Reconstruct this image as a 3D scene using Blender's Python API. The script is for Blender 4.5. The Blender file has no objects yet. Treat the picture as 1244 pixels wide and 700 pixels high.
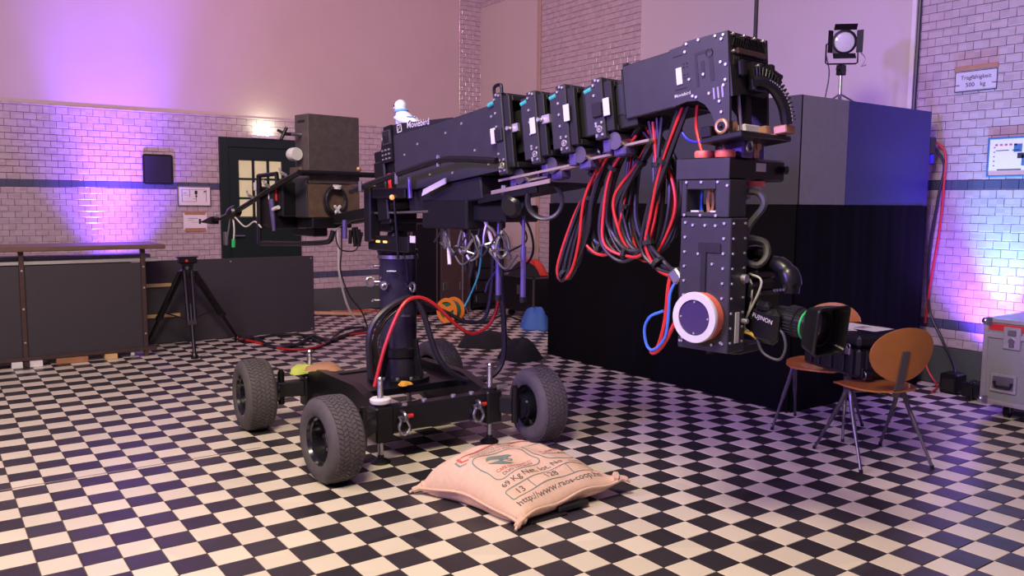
import bpy, bmesh, math, random
from mathutils import Matrix, Vector
random.seed(7)
R = math.radians
scene = bpy.context.scene
col = scene.collection

# ------------------------------------------------------------------ camera
CAM_LOC = Vector((-0.334873, -4.116952, 1.487145))
CAM_ROT = Matrix(((0.8139739, 0.0526987, -0.5785062),
                  (-0.5808505, 0.0870306, -0.8093444),
                  (0.0076963, 0.9948108, 0.1014507)))
cam_data = bpy.data.cameras.new('camera')
cam_data.sensor_width = 36.0
cam_data.lens = 29.3213
cam_data.clip_end = 100
cam = bpy.data.objects.new('camera', cam_data)
cam.matrix_world = Matrix.Translation(CAM_LOC) @ CAM_ROT.to_4x4()
col.objects.link(cam)
scene.camera = cam

# ------------------------------------------------------------------ world and light
vs = scene.view_settings
vs.view_transform = 'Standard'
vs.look = 'None'
vs.gamma = 1.0
vs.use_curve_mapping = False
vs.exposure = 0.0

world = bpy.data.worlds.new('hall_air')
scene.world = world
world.use_nodes = True
bg = world.node_tree.nodes['Background']
bg.inputs[0].default_value = (0.60, 0.33, 0.92, 1)
bg.inputs[1].default_value = 0.27


def light(name, kind, loc, target, energy, color, size=1.0, size_y=None, spot=None, blend=0.6):
    d = bpy.data.lights.new(name, kind)
    d.energy = energy
    d.color = color
    if kind == 'AREA':
        d.shape = 'RECTANGLE' if size_y else 'DISK'
        d.size = size
        if size_y:
            d.size_y = size_y
    else:
        d.shadow_soft_size = size
    if kind == 'SPOT':
        d.spot_size = R(spot)
        d.spot_blend = blend
    o = bpy.data.objects.new(name, d)
    o.location = loc
    o.rotation_euler = (Vector(target) - Vector(loc)).to_track_quat('-Z', 'Y').to_euler()
    col.objects.link(o)
    return o


# warm hall lamps above and behind the photographer
light('hall_lamp_front', 'AREA', (-0.2, -2.6, 4.6), (1.0, -0.4, 0), 290, (1.0, 0.84, 0.60), 1.6)
light('hall_lamp_left', 'AREA', (-2.6, 0.2, 4.6), (-0.4, 1.2, 0), 170, (1.0, 0.80, 0.76), 1.4)
# pink wash of the event lighting on the upper walls, then an added crane fill
light('pink_wash_back', 'SPOT', (1.5, 0.5, 5.6), (5.2, 6.5, 3.1), 640, (1.0, 0.44, 0.68), 0.4, spot=88, blend=1.0)
light('pink_wash_right', 'SPOT', (2.0, -2.5, 5.6), (6.6, 0.6, 3.1), 470, (0.56, 0.26, 1.0), 1.0, spot=90, blend=1.0)
light('violet_wash_left', 'SPOT', (-1.8, 1.0, 5.2), (0.9, 6.5, 3.1), 400, (0.86, 0.40, 1.0), 0.4, spot=80, blend=1.0)
light('violet_fill_crane', 'SPOT', (-2.8, -1.4, 2.6), (2.5, -0.6, 1.70), 1500, (0.34, 0.19, 1.0), 0.25, spot=46, blend=1.0)  # added fill for the violet tint on the arm and head
# LED uplights standing on the floor at the walls
light('uplight_left_beam', 'SPOT', (1.52, 6.02, 0.18), (1.64, 6.42, 3.2), 1150, (0.20, 0.065, 1.0), 0.06, spot=66, blend=1.0)
light('uplight_left_high_beam', 'SPOT', (1.52, 6.02, 0.18), (1.60, 6.44, 4.2), 3600, (0.22, 0.075, 1.0), 0.06, spot=37, blend=1.0)
light('uplight_right_beam', 'SPOT', (6.30, -1.05, 0.20), (6.66, -1.22, 1.5), 360, (0.24, 0.08, 1.0), 0.05, spot=112, blend=0.8)
light('uplight_right_core', 'SPOT', (6.30, -1.05, 0.20), (6.66, -1.05, 1.75), 300, (0.08, 0.80, 1.0), 0.05, spot=42, blend=1.0)


# ------------------------------------------------------------------ materials
MATS = {}


def mat(name, color, rough=0.5, metal=0.0, var=0.12, scale=18.0, bump=0.0, bscale=60.0, emit=None, estr=0.0, spec=0.5,
        coat=0.0):
    m = bpy.data.materials.new(name)
    m.use_nodes = True
    nt = m.node_tree
    b = nt.nodes['Principled BSDF']
    b.inputs['Roughness'].default_value = rough
    b.inputs['Metallic'].default_value = metal
    b.inputs['Specular IOR Level'].default_value = spec
    b.inputs['Coat Weight'].default_value = coat
    tc = nt.nodes.new('ShaderNodeTexCoord')
    no = nt.nodes.new('ShaderNodeTexNoise')
    no.inputs['Scale'].default_value = scale
    no.inputs['Detail'].default_value = 4
    nt.links.new(tc.outputs['Object'], no.inputs['Vector'])
    mx = nt.nodes.new('ShaderNodeMix')
    mx.data_type = 'RGBA'
    c = color
    mx.inputs[6].default_value = (c[0] * (1 - var), c[1] * (1 - var), c[2] * (1 - var), 1)
    mx.inputs[7].default_value = (min(1, c[0] * (1 + var)), min(1, c[1] * (1 + var)), min(1, c[2] * (1 + var)), 1)
    nt.links.new(no.outputs['Fac'], mx.inputs[0])
    nt.links.new(mx.outputs[2], b.inputs['Base Color'])
    if bump:
        n2 = nt.nodes.new('ShaderNodeTexNoise')
        n2.inputs['Scale'].default_value = bscale
        n2.inputs['Detail'].default_value = 3
        nt.links.new(tc.outputs['Object'], n2.inputs['Vector'])
        bp = nt.nodes.new('ShaderNodeBump')
        bp.inputs['Strength'].default_value = bump
        bp.inputs['Distance'].default_value = 0.01
        nt.links.new(n2.outputs['Fac'], bp.inputs['Height'])
        nt.links.new(bp.outputs['Normal'], b.inputs['Normal'])
    if emit:
        b.inputs['Emission Color'].default_value = (*emit, 1)
        b.inputs['Emission Strength'].default_value = estr
    MATS[name] = m
    return m


def tile_mat(name, color, rough, var, cell, offs=(0, 0, 0), bump=0.0):
    """glazed tile: every cell of the tiling has its own tone (white noise on the snapped position)"""
    m = mat(name, color, rough, var=0.0)
    nt = m.node_tree
    b = nt.nodes['Principled BSDF']
    geo = nt.nodes.new('ShaderNodeNewGeometry')
    add = nt.nodes.new('ShaderNodeVectorMath'); add.operation = 'ADD'
    add.inputs[1].default_value = offs
    sn = nt.nodes.new('ShaderNodeVectorMath'); sn.operation = 'SNAP'
    sn.inputs[1].default_value = cell
    wn = nt.nodes.new('ShaderNodeTexWhiteNoise')
    nt.links.new(geo.outputs['Position'], add.inputs[0])
    nt.links.new(add.outputs[0], sn.inputs[0])
    nt.links.new(sn.outputs[0], wn.inputs['Vector'])
    no = nt.nodes.new('ShaderNodeTexNoise')
    no.inputs['Scale'].default_value = 9
    no.inputs['Detail'].default_value = 6
    nt.links.new(geo.outputs['Position'], no.inputs['Vector'])
    av = nt.nodes.new('ShaderNodeMath'); av.operation = 'MULTIPLY_ADD'
    nt.links.new(no.outputs['Fac'], av.inputs[0])
    av.inputs[1].default_value = 0.5
    nt.links.new(wn.outputs['Value'], av.inputs[2])
    mr = nt.nodes.new('ShaderNodeMapRange')
    mr.inputs[1].default_value = 0; mr.inputs[2].default_value = 1.5
    mr.inputs[3].default_value = 1 - var; mr.inputs[4].default_value = 1 + var
    nt.links.new(av.outputs[0], mr.inputs[0])
    mu = nt.nodes.new('ShaderNodeVectorMath'); mu.operation = 'SCALE'
    mu.inputs[0].default_value = color
    nt.links.new(mr.outputs[0], mu.inputs['Scale'])
    nt.links.new(mu.outputs[0], b.inputs['Base Color'])
    r2 = nt.nodes.new('ShaderNodeMapRange')
    r2.inputs[3].default_value = rough * 0.75; r2.inputs[4].default_value = rough * 1.3
    nt.links.new(no.outputs['Fac'], r2.inputs[0])
    nt.links.new(r2.outputs[0], b.inputs['Roughness'])
    return m


tile_mat('tile_cream', (0.72, 0.645, 0.52), 0.34, 0.10, (0.15, 0.15, 10))
tile_mat('tile_black', (0.034, 0.029, 0.034), 0.36, 0.35, (0.15, 0.15, 10))
mat('floor_grout', (0.12, 0.09, 0.085), 0.8)
tile_mat('brick_glaze', (0.49, 0.41, 0.41), 0.15, 0.15, (0.0625, 0.0625, 0.0345), (0.01, 0.01, 0.01))
tile_mat('band_glaze', (0.085, 0.095, 0.15), 0.2, 0.2, (0.125, 0.125, 1), (0.01, 0.01, 0.01))
mat('base_glaze', (0.085, 0.10, 0.095), 0.3)
mat('wall_grout', (0.22, 0.155, 0.15), 0.85)
mat('plaster', (0.56, 0.46, 0.42), 0.75, var=0.10, scale=1.3, bump=0.06, bscale=35)
mat('panel_white', (0.60, 0.54, 0.52), 0.7, var=0.06, scale=1.5)
mat('panel_cream', (0.58, 0.50, 0.44), 0.7, var=0.06, scale=1.5)
mat('jamb_wood', (0.46, 0.34, 0.25), 0.55, var=0.2)
mat('door_green', (0.010, 0.022, 0.018), 0.35)
mat('door_glow', (0.55, 0.5, 0.3), 0.3, emit=(0.72, 0.70, 0.36), estr=0.32, var=0.3, scale=6)
mat('black_drape', (0.0035, 0.0032, 0.004), 0.95, spec=0.1)
mat('booth_dark', (0.045, 0.045, 0.055), 0.6)
mat('booth_grey', (0.19, 0.20, 0.20), 0.65)
mat('booth_blue', (0.028, 0.022, 0.15), 0.45)
mat('anodised', (0.038, 0.036, 0.048), 0.40, metal=0.25, var=0.2)
mat('anodised_dark', (0.018, 0.017, 0.022), 0.42, metal=0.2, var=0.2)
mat('black_metal', (0.0055, 0.0052, 0.007), 0.35, metal=0.0)
mat('black_matte', (0.006, 0.006, 0.007), 0.7)
mat('black_plastic', (0.007, 0.0068, 0.009), 0.32)
mat('rubber', (0.080, 0.070, 0.074), 0.75, var=0.25, scale=25, bump=0.2)
mat('rim_black', (0.010, 0.010, 0.014), 0.22, coat=0.5)
mat('steel', (0.55, 0.55, 0.57), 0.28, metal=1.0)
mat('steel_dull', (0.34, 0.33, 0.35), 0.42, metal=1.0)
mat('aluminium', (0.62, 0.60, 0.60), 0.45, metal=0.85)
mat('white_paint', (0.78, 0.76, 0.76), 0.5)
mat('label_white', (0.58, 0.56, 0.60), 0.5, var=0.05)
mat('red_plastic', (0.62, 0.03, 0.03), 0.4)
mat('red_rubber', (0.75, 0.16, 0.12), 0.5)
mat('red_cable', (0.55, 0.025, 0.025), 0.42)
mat('black_cable', (0.020, 0.018, 0.026), 0.38)
mat('grey_hose', (0.055, 0.055, 0.06), 0.5)
mat('blue_cable', (0.05, 0.17, 0.65), 0.4)
mat('deep_blue_cable', (0.03, 0.03, 0.45), 0.4)
mat('white_cable', (0.55, 0.54, 0.50), 0.5)
mat('copper', (0.62, 0.34, 0.20), 0.35, metal=0.6)
mat('yellow', (0.80, 0.55, 0.08), 0.5)
mat('orange', (0.85, 0.28, 0.03), 0.4)
mat('green_cable', (0.03, 0.20, 0.10), 0.5)
mat('teal', (0.05, 0.42, 0.36), 0.4)
mat('lime_cloth', (0.52, 0.60, 0.12), 0.8)
mat('leather', (0.42, 0.21, 0.12), 0.7)
mat('orange_cloth', (0.85, 0.42, 0.05), 0.8)
mat('brown_rust', (0.11, 0.066, 0.052), 0.6, var=0.55, scale=22, bump=0.15)
mat('weight_paint', (0.072, 0.055, 0.060), 0.5, var=0.5, scale=30, bump=0.1)
mat('brown_steel', (0.075, 0.045, 0.04), 0.45, metal=0.3, var=0.3)
mat('counter_black', (0.040, 0.034, 0.042), 0.5)
mat('counter_wood', (0.15, 0.085, 0.06), 0.4, var=0.3, scale=8)
mat('panel_ply', (0.040, 0.037, 0.045), 0.45, var=0.2)
mat('batten', (0.62, 0.42, 0.20), 0.6, var=0.2)
mat('wood_block', (0.36, 0.17, 0.08), 0.6, var=0.3)
mat('chair_ply', (0.46, 0.165, 0.040), 0.33, var=0.22, scale=7, coat=0.3)
mat('chair_edge', (0.62, 0.36, 0.18), 0.5)
mat('chair_steel', (0.16, 0.15, 0.17), 0.35, metal=0.8)
mat('case_grey', (0.26, 0.27, 0.28), 0.45, var=0.08)
mat('case_brown', (0.06, 0.035, 0.03), 0.5)
mat('paper', (0.80, 0.78, 0.76), 0.8, var=0.03)
mat('print_black', (0.03, 0.03, 0.035), 0.8)
mat('print_blue', (0.05, 0.16, 0.30), 0.6)
mat('print_red', (0.55, 0.10, 0.12), 0.7)
mat('jute', (0.72, 0.50, 0.35), 0.9, var=0.10, scale=40, bump=0.45, bscale=260)
mat('jute_green', (0.17, 0.24, 0.20), 0.9, var=0.2)
mat('jute_red', (0.55, 0.12, 0.09), 0.9, var=0.2)
mat('jute_black', (0.12, 0.11, 0.10), 0.9, var=0.2)
mat('glass_dark', (0.012, 0.012, 0.016), 0.06, coat=1.0)
mat('purple_glass', (0.05, 0.03, 0.12), 0.12, coat=0.6)
mat('lens_green', (0.03, 0.45, 0.12), 0.4)
mat('lamp_lens', (0.50, 0.48, 0.55), 0.15, emit=(0.9, 0.85, 1.0), estr=0.08)
mat('amber_led', (0.9, 0.4, 0.05), 0.4, emit=(1.0, 0.45, 0.12), estr=3.0)
mat('lamp_orange', (0.9, 0.35, 0.1), 0.4, emit=(1.0, 0.42, 0.12), estr=0.6)
mat('bird_white', (0.72, 0.78, 0.90), 0.4, var=0.05)
mat('bird_blue', (0.20, 0.42, 0.80), 0.4)
mat('red_cloth', (0.60, 0.05, 0.03), 0.8)
mat('dark_cloth', (0.010, 0.009, 0.011), 0.9)
mat('blue_cloth', (0.05, 0.16, 0.50), 0.7)
mat('violet_metal', (0.13, 0.10, 0.30), 0.35, metal=0.5)
mat('joint_metal', (0.42, 0.34, 0.30), 0.4, metal=0.5)


# ------------------------------------------------------------------ mesh helpers
def catmull(pts, sub=6, closed=False):
    P = [Vector(p) for p in pts]
    n = len(P)
    out = []
    rng = range(n) if closed else range(n - 1)
    for i in rng:
        if closed:
            a, b, c, d = P[(i - 1) % n], P[i], P[(i + 1) % n], P[(i + 2) % n]
        else:
            a = P[i - 1] if i > 0 else P[i] * 2 - P[i + 1]
            b, c = P[i], P[i + 1]
            d = P[i + 2] if i + 2 < n else P[i + 1] * 2 - P[i]
        for k in range(sub):
            t = k / sub
            out.append(0.5 * ((2 * b) + (c - a) * t + (2 * a - 5 * b + 4 * c - d) * t * t + (3 * b - a - 3 * c + d) * t ** 3))
    if not closed:
        out.append(P[-1])
    return out


class MB:
    def __init__(self):
        self.v, self.f, self.mi, self.cur = [], [], [], 0
        self.M = Matrix.Identity(4)

    def add(self, verts, faces):
        o = len(self.v)
        self.v += [tuple(self.M @ Vector(p)) for p in verts]
        self.f += [tuple(i + o for i in f) for f in faces]
        self.mi += [self.cur] * len(faces)
        return self

    def box(self, c, s, ch=0.0, rot=None):
        hx, hy, hz = s[0] / 2, s[1] / 2, s[2] / 2
        c = Vector(c)
        T = rot if rot is not None else Matrix.Identity(3)
        if ch <= 0:
            vv = [(x, y, z) for x in (-hx, hx) for y in (-hy, hy) for z in (-hz, hz)]
            ff = [(0, 1, 3, 2), (4, 6, 7, 5), (0, 4, 5, 1), (2, 3, 7, 6), (0, 2, 6, 4), (1, 5, 7, 3)]
        else:
            ch = min(ch, hx * .9, hy * .9, hz * .9)
            vv, idx = [], {}
            for x in (-1, 1):
                for y in (-1, 1):
                    for z in (-1, 1):
                        for ax in range(3):
                            p = [x * (hx - ch), y * (hy - ch), z * (hz - ch)]
                            p[ax] = (x * hx, y * hy, z * hz)[ax]
                            idx[(x, y, z, ax)] = len(vv)
                            vv.append(tuple(p))
            ff = []
            S = (-1, 1)
            for s_ in S:
                ff.append([idx[(s_, a, b, 0)] for a, b in ((-1, -1), (1, -1), (1, 1), (-1, 1))])
                ff.append([idx[(a, s_, b, 1)] for a, b in ((-1, -1), (1, -1), (1, 1), (-1, 1))])
                ff.append([idx[(a, b, s_, 2)] for a, b in ((-1, -1), (1, -1), (1, 1), (-1, 1))])
            for a in S:
                for b in S:
                    ff.append([idx[(-1, a, b, 1)], idx[(1, a, b, 1)], idx[(1, a, b, 2)], idx[(-1, a, b, 2)]])
                    ff.append([idx[(a, -1, b, 0)], idx[(a, 1, b, 0)], idx[(a, 1, b, 2)], idx[(a, -1, b, 2)]])
                    ff.append([idx[(a, b, -1, 0)], idx[(a, b, 1, 0)], idx[(a, b, 1, 1)], idx[(a, b, -1, 1)]])
            for x in S:
                for y in S:
                    for z in S:
                        ff.append([idx[(x, y, z, 0)], idx[(x, y, z, 1)], idx[(x, y, z, 2)]])
        return self.add([tuple(c + T @ Vector(p)) for p in vv], ff)

    def bb(self, x0, x1, y0, y1, z0, z1, ch=0.0):
        return self.box(((x0 + x1) / 2, (y0 + y1) / 2, (z0 + z1) / 2), (abs(x1 - x0), abs(y1 - y0), abs(z1 - z0)), ch)

    def bar(self, p0, p1, w, h, ch=0.0, up=(0, 0, 1)):
        p0, p1 = Vector(p0), Vector(p1)
        d = (p1 - p0)
        L = d.length
        d.normalize()
        u = Vector(up)
        y = u.cross(d)
        if y.length < 1e-4:
            y = Vector((0, 1, 0)).cross(d)
        y.normalize()
        z = d.cross(y)
        T = Matrix((d, y, z)).transposed()
        return self.box((p0 + p1) / 2, (L, w, h), ch, T)

    def cyl(self, p0, p1, r0, r1=None, n=14, cap=True):
        r1 = r0 if r1 is None else r1
        p0, p1 = Vector(p0), Vector(p1)
        d = (p1 - p0).normalized()
        a = d.orthogonal().normalized()
        b = d.cross(a)
        vv = []
        for p, r in ((p0, r0), (p1, r1)):
            for k in range(n):
                t = 2 * math.pi * k / n
                vv.append(tuple(p + (a * math.cos(t) + b * math.sin(t)) * r))
        ff = [(k, (k + 1) % n, n + (k + 1) % n, n + k) for k in range(n)]
        if cap:
            ff.append(tuple(range(n - 1, -1, -1)))
            ff.append(tuple(range(n, 2 * n)))
        return self.add(vv, ff)

    def tube(self, pts, r, n=7, sub=6, closed=False, smooth=True):
        P = catmull(pts, sub, closed) if smooth else [Vector(p) for p in pts]
        m = len(P)
        vv = []
        prev = None
        for i, p in enumerate(P):
            if closed:
                d = P[(i + 1) % m] - P[i - 1]
            else:
                d = P[min(i + 1, m - 1)] - P[max(i - 1, 0)]
            if d.length < 1e-9:
                d = Vector((0, 0, 1))
            d.normalize()
            if prev is None:
                a = d.orthogonal().normalized()
            else:
                a = prev - d * prev.dot(d)
                a = a.normalized() if a.length > 1e-6 else d.orthogonal().normalized()
            prev = a
            b = d.cross(a)
            rr = r[min(int(i / max(1, m - 1) * (len(r) - 1) + .5), len(r) - 1)] if isinstance(r, (list, tuple)) else r
            for k in range(n):
                t = 2 * math.pi * k / n
                vv.append(tuple(p + (a * math.cos(t) + b * math.sin(t)) * rr))
        ff = []
        for i in range(m if closed else m - 1):
            j = (i + 1) % m
            for k in range(n):
                ff.append((i * n + k, i * n + (k + 1) % n, j * n + (k + 1) % n, j * n + k))
        if not closed:
            ff.append(tuple(range(n - 1, -1, -1)))
            ff.append(tuple((m - 1) * n + k for k in range(n)))
        return self.add(vv, ff)

    def torus(self, c, axis, RR, r, n=24, k=8, arc=(0, 360)):
        axis = Vector(axis).normalized()
        a = axis.orthogonal().normalized()
        b = axis.cross(a)
        c = Vector(c)
        full = arc[1] - arc[0] >= 360
        pts = [c + (a * math.cos(t) + b * math.sin(t)) * RR for t in
               [R(arc[0] + (arc[1] - arc[0]) * i / n) for i in range(n if full else n + 1)]]
        return self.tube(pts, r, k, closed=full, smooth=False)

    def prism(self, poly, a, b, plane='xz'):
        n = len(poly)

        def P(p, t):
            return (p[0], t, p[1]) if plane == 'xz' else ((p[0], p[1], t) if plane == 'xy' else (t, p[0], p[1]))
        vv = [P(p, a) for p in poly] + [P(p, b) for p in poly]
        ff = [tuple(range(n)), tuple(range(2 * n - 1, n - 1, -1))]
        ff += [(k, (k + 1) % n, n + (k + 1) % n, n + k) for k in range(n)]
        return self.add(vv, ff)

    def lathe(self, prof, c=(0, 0, 0), axis=(0, 0, 1), n=24):
        axis = Vector(axis).normalized()
        a = axis.orthogonal().normalized()
        b = axis.cross(a)
        c = Vector(c)
        vv = []
        for r, z in prof:
            for k in range(n):
                t = 2 * math.pi * k / n
                vv.append(tuple(c + axis * z + (a * math.cos(t) + b * math.sin(t)) * max(r, 1e-5)))
        ff = []
        for i in range(len(prof) - 1):
            for k in range(n):
                ff.append((i * n + k, i * n + (k + 1) % n, (i + 1) * n + (k + 1) % n, (i + 1) * n + k))
        return self.add(vv, ff)

    def ball(self, c, r, n=12, m=8):
        rx, ry, rz = (r, r, r) if not isinstance(r, (list, tuple)) else r
        vv = [(c[0], c[1], c[2] - rz)]
        for i in range(1, m):
            t = -math.pi / 2 + math.pi * i / m
            for k in range(n):
                p = 2 * math.pi * k / n
                vv.append((c[0] + rx * math.cos(t) * math.cos(p), c[1] + ry * math.cos(t) * math.sin(p), c[2] + rz * math.sin(t)))
        vv.append((c[0], c[1], c[2] + rz))
        ff = [(0, 1 + (k + 1) % n, 1 + k) for k in range(n)]
        for i in range(m - 2):
            for k in range(n):
                ff.append((1 + i * n + k, 1 + i * n + (k + 1) % n, 1 + (i + 1) * n + (k + 1) % n, 1 + (i + 1) * n + k))
        L = len(vv) - 1
        o = 1 + (m - 2) * n
        ff += [(L, o + k, o + (k + 1) % n) for k in range(n)]
        return self.add(vv, ff)

    def loft(self, rings, n=16):
        """rings: (centre, half-axis a, half-axis b) vectors"""
        vv = []
        for c, a, b in rings:
            c, a, b = Vector(c), Vector(a), Vector(b)
            for k in range(n):
                t = 2 * math.pi * k / n
                vv.append(tuple(c + a * math.cos(t) + b * math.sin(t)))
        ff = [tuple(range(n - 1, -1, -1))]
        for i in range(len(rings) - 1):
            for k in range(n):
                ff.append((i * n + k, i * n + (k + 1) % n, (i + 1) * n + (k + 1) % n, (i + 1) * n + k))
        o = (len(rings) - 1) * n
        ff.append(tuple(o + k for k in range(n)))
        return self.add(vv, ff)

    def mesh(self, name, mats, recalc=True, smooth=True, angle=35):
        me = bpy.data.meshes.new(name)
        me.from_pydata(self.v, [], self.f)
        if recalc:
            bm = bmesh.new()
            bm.from_mesh(me)
            bmesh.ops.recalc_face_normals(bm, faces=bm.faces)
            bm.to_mesh(me)
            bm.free()
        for m in ([mats] if isinstance(mats, str) else mats):
            me.materials.append(MATS[m])
        if not isinstance(mats, str):
            me.polygons.foreach_set('material_index', self.mi)
        if smooth:
            me.shade_smooth()
            me.set_sharp_from_angle(angle=R(angle))
        return me

    def build(self, name, mats, parent=None, world=False, smooth=True, recalc=True, angle=35):
        if world and parent is not None:
            p = parent
            while p.parent is not None:
                p = p.parent
            W = p.matrix_basis.inverted()
            self.v = [tuple(W @ Vector(q)) for q in self.v]
        return link(name, self.mesh(name, mats, recalc, smooth, angle), parent)


def link(name, me, parent=None):
    o = bpy.data.objects.new(name, me)
    col.objects.link(o)
    if parent is not None:
        o.parent = parent
    return o


def tag(o, label, cat, group=None):
    o['label'] = label
    o['category'] = cat
    if group:
        o['group'] = group
    return o


def thing(name, label, cat, M=None, group=None):
    o = bpy.data.objects.new(name, None)
    o.empty_display_size = 0.1
    if M is not None:
        o.matrix_world = M if isinstance(M, Matrix) else Matrix.Translation(M)
    col.objects.link(o)
    return tag(o, label, cat, group)


def struct(o):
    o['kind'] = 'structure'
    return o


def stuff(o):
    o['kind'] = 'stuff'
    return o


def rz(a):
    return Matrix.Rotation(R(a), 4, 'Z')


def copy_tree(o, parent=None):
    c = o.copy()
    col.objects.link(c)
    c.parent = parent
    for ch in list(o.children):
        copy_tree(ch, c)
    return c


def text_tris(s, size, align='CENTER', sx=1.0):
    """flat lettering as (verts2d, faces)"""
    cu = bpy.data.curves.new('lettering', 'FONT')
    cu.body = s
    cu.size = size
    cu.align_x = align
    cu.align_y = 'CENTER'
    cu.resolution_u = 3
    cu.offset = size * .004
    ob = bpy.data.objects.new('lettering', cu)
    col.objects.link(ob)
    me = bpy.data.meshes.new_from_object(ob.evaluated_get(bpy.context.evaluated_depsgraph_get()))
    vv = [(v.co.x * sx, v.co.y) for v in me.vertices]
    ff = [tuple(p.vertices) for p in me.polygons]
    bpy.data.objects.remove(ob)
    bpy.data.curves.remove(cu)
    bpy.data.meshes.remove(me)
    return vv, ff


def lettering(name, s, size, mname, parent, M, align='CENTER', sx=1.0):
    vv, ff = text_tris(s, size, align, sx)
    b = MB()
    b.M = M
    b.add([(x, y, 0) for x, y in vv], ff)
    return b.build(name, mname, parent, smooth=False, recalc=False)


def frame_M(o, x, y):
    x, y = Vector(x).normalized(), Vector(y).normalized()
    z = x.cross(y)
    M = Matrix((x, y, z)).transposed().to_4x4()
    M.translation = Vector(o)
    return M


def project(p):
    q = CAM_ROT.transposed() @ (Vector(p) - CAM_LOC)
    if q.z > -0.1:
        return None
    return (622 + 1013.2 * q.x / -q.z, 350 - 1013.2 * q.y / -q.z, -q.z)


def in_view(p, m=0):
    q = project(p)
    return q is not None and -m < q[0] < 1244 + m and -m < q[1] < 700 + m


# ------------------------------------------------------------------ floor
XW, YW = 6.65, 6.50
T = 0.15
b = MB()
b.bb(-5.1, XW + 0.3, -6.0, YW + 0.3, -0.2, -0.004)
floor = struct(b.build('floor', 'floor_grout', smooth=False))


def tile_verts(cx, cy, s=0.1462, top=0.0, tilt=(0, 0)):
    h, c = s / 2, 0.0025
    vv = []
    for k, (ss, z) in enumerate(((h, -0.006), (h, -0.0016), (h - c, 0.0))):
        for x, y in ((-1, -1), (1, -1), (1, 1), (-1, 1)):
            vv.append((cx + x * ss, cy + y * ss, z + top + tilt[0] * x * ss + tilt[1] * y * ss))
    ff = [(8, 9, 10, 11)]
    for r in (0, 4):
        for k in range(4):
            ff.append((r + k, r + (k + 1) % 4, r + 4 + (k + 1) % 4, r + 4 + k))
    return vv, ff


tile_me = []
for mname in ('tile_cream', 'tile_black'):
    b = MB()
    b.add(*tile_verts(0, 0))
    tile_me.append(b.mesh('floor_tile', mname, smooth=False, recalc=False))
cells = []
for i in range(-34, 45):
    for j in range(-44, 40):
        cx, cy = (i + 0.5) * T, -(j + 0.5) * T
        if cx > XW or cy > YW or cx < -5.0 or cy < -5.9:
            continue
        q = project((cx, cy, 0))
        hid = q and (1.75 < cx < 2.45 and -1.05 < cy < -0.35)
        area = 1e4 / q[2] ** 3 if (q and -20 < q[0] < 1264 and q[1] < 720 and not hid) else 0
        cells.append((area, i, j, cx, cy))
cells.sort(reverse=True)
for k, (a, i, j, cx, cy) in enumerate(cells[:300]):
    o = link('floor_tile', tile_me[(i + j) % 2], floor)
    o.location = (cx, cy, random.uniform(-0.0006, 0.0004))
    o.rotation_euler = (random.gauss(0, 0.0022), random.gauss(0, 0.0022), 0)
b = MB()
for a, i, j, cx, cy in cells[300:]:
    b.cur = (i + j) % 2
    b.add(*tile_verts(cx, cy, top=random.uniform(-0.0006, 0.0004), tilt=(random.gauss(0, 0.0022), random.gauss(0, 0.0022))))
stuff(b.build('floor_tiles', ('tile_cream', 'tile_black'), floor, smooth=False, recalc=False))
b = MB()
b.bb(-4.9, 1.3, 0.770, 0.780, -0.003, 0.0016)
b.build('expansion_joint', 'joint_metal', floor, smooth=False)

# ------------------------------------------------------------------ walls
BW, BH, G = 0.125, 0.069, 0.004


def brick_verts(u0, u1, v0, v1, d, tu=0.0, tv=0.0):
    c = 0.003
    vv = []
    um, vm = (u0 + u1) / 2, (v0 + v1) / 2
    for ins, dd in ((0, 0.0), (0, d - 0.002), (c, d)):
        for u, v in ((u0 + ins, v0 + ins), (u1 - ins, v0 + ins), (u1 - ins, v1 - ins), (u0 + ins, v1 - ins)):
            vv.append((u, -(dd + (tu * (u - um) + tv * (v - vm) if dd else 0)), v))
    ff = [(8, 9, 10, 11)]
    for r in (0, 4):
        for k in range(4):
            ff.append((r + k, r + (k + 1) % 4, r + 4 + (k + 1) % 4, r + 4 + k))
    return vv, ff


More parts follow.
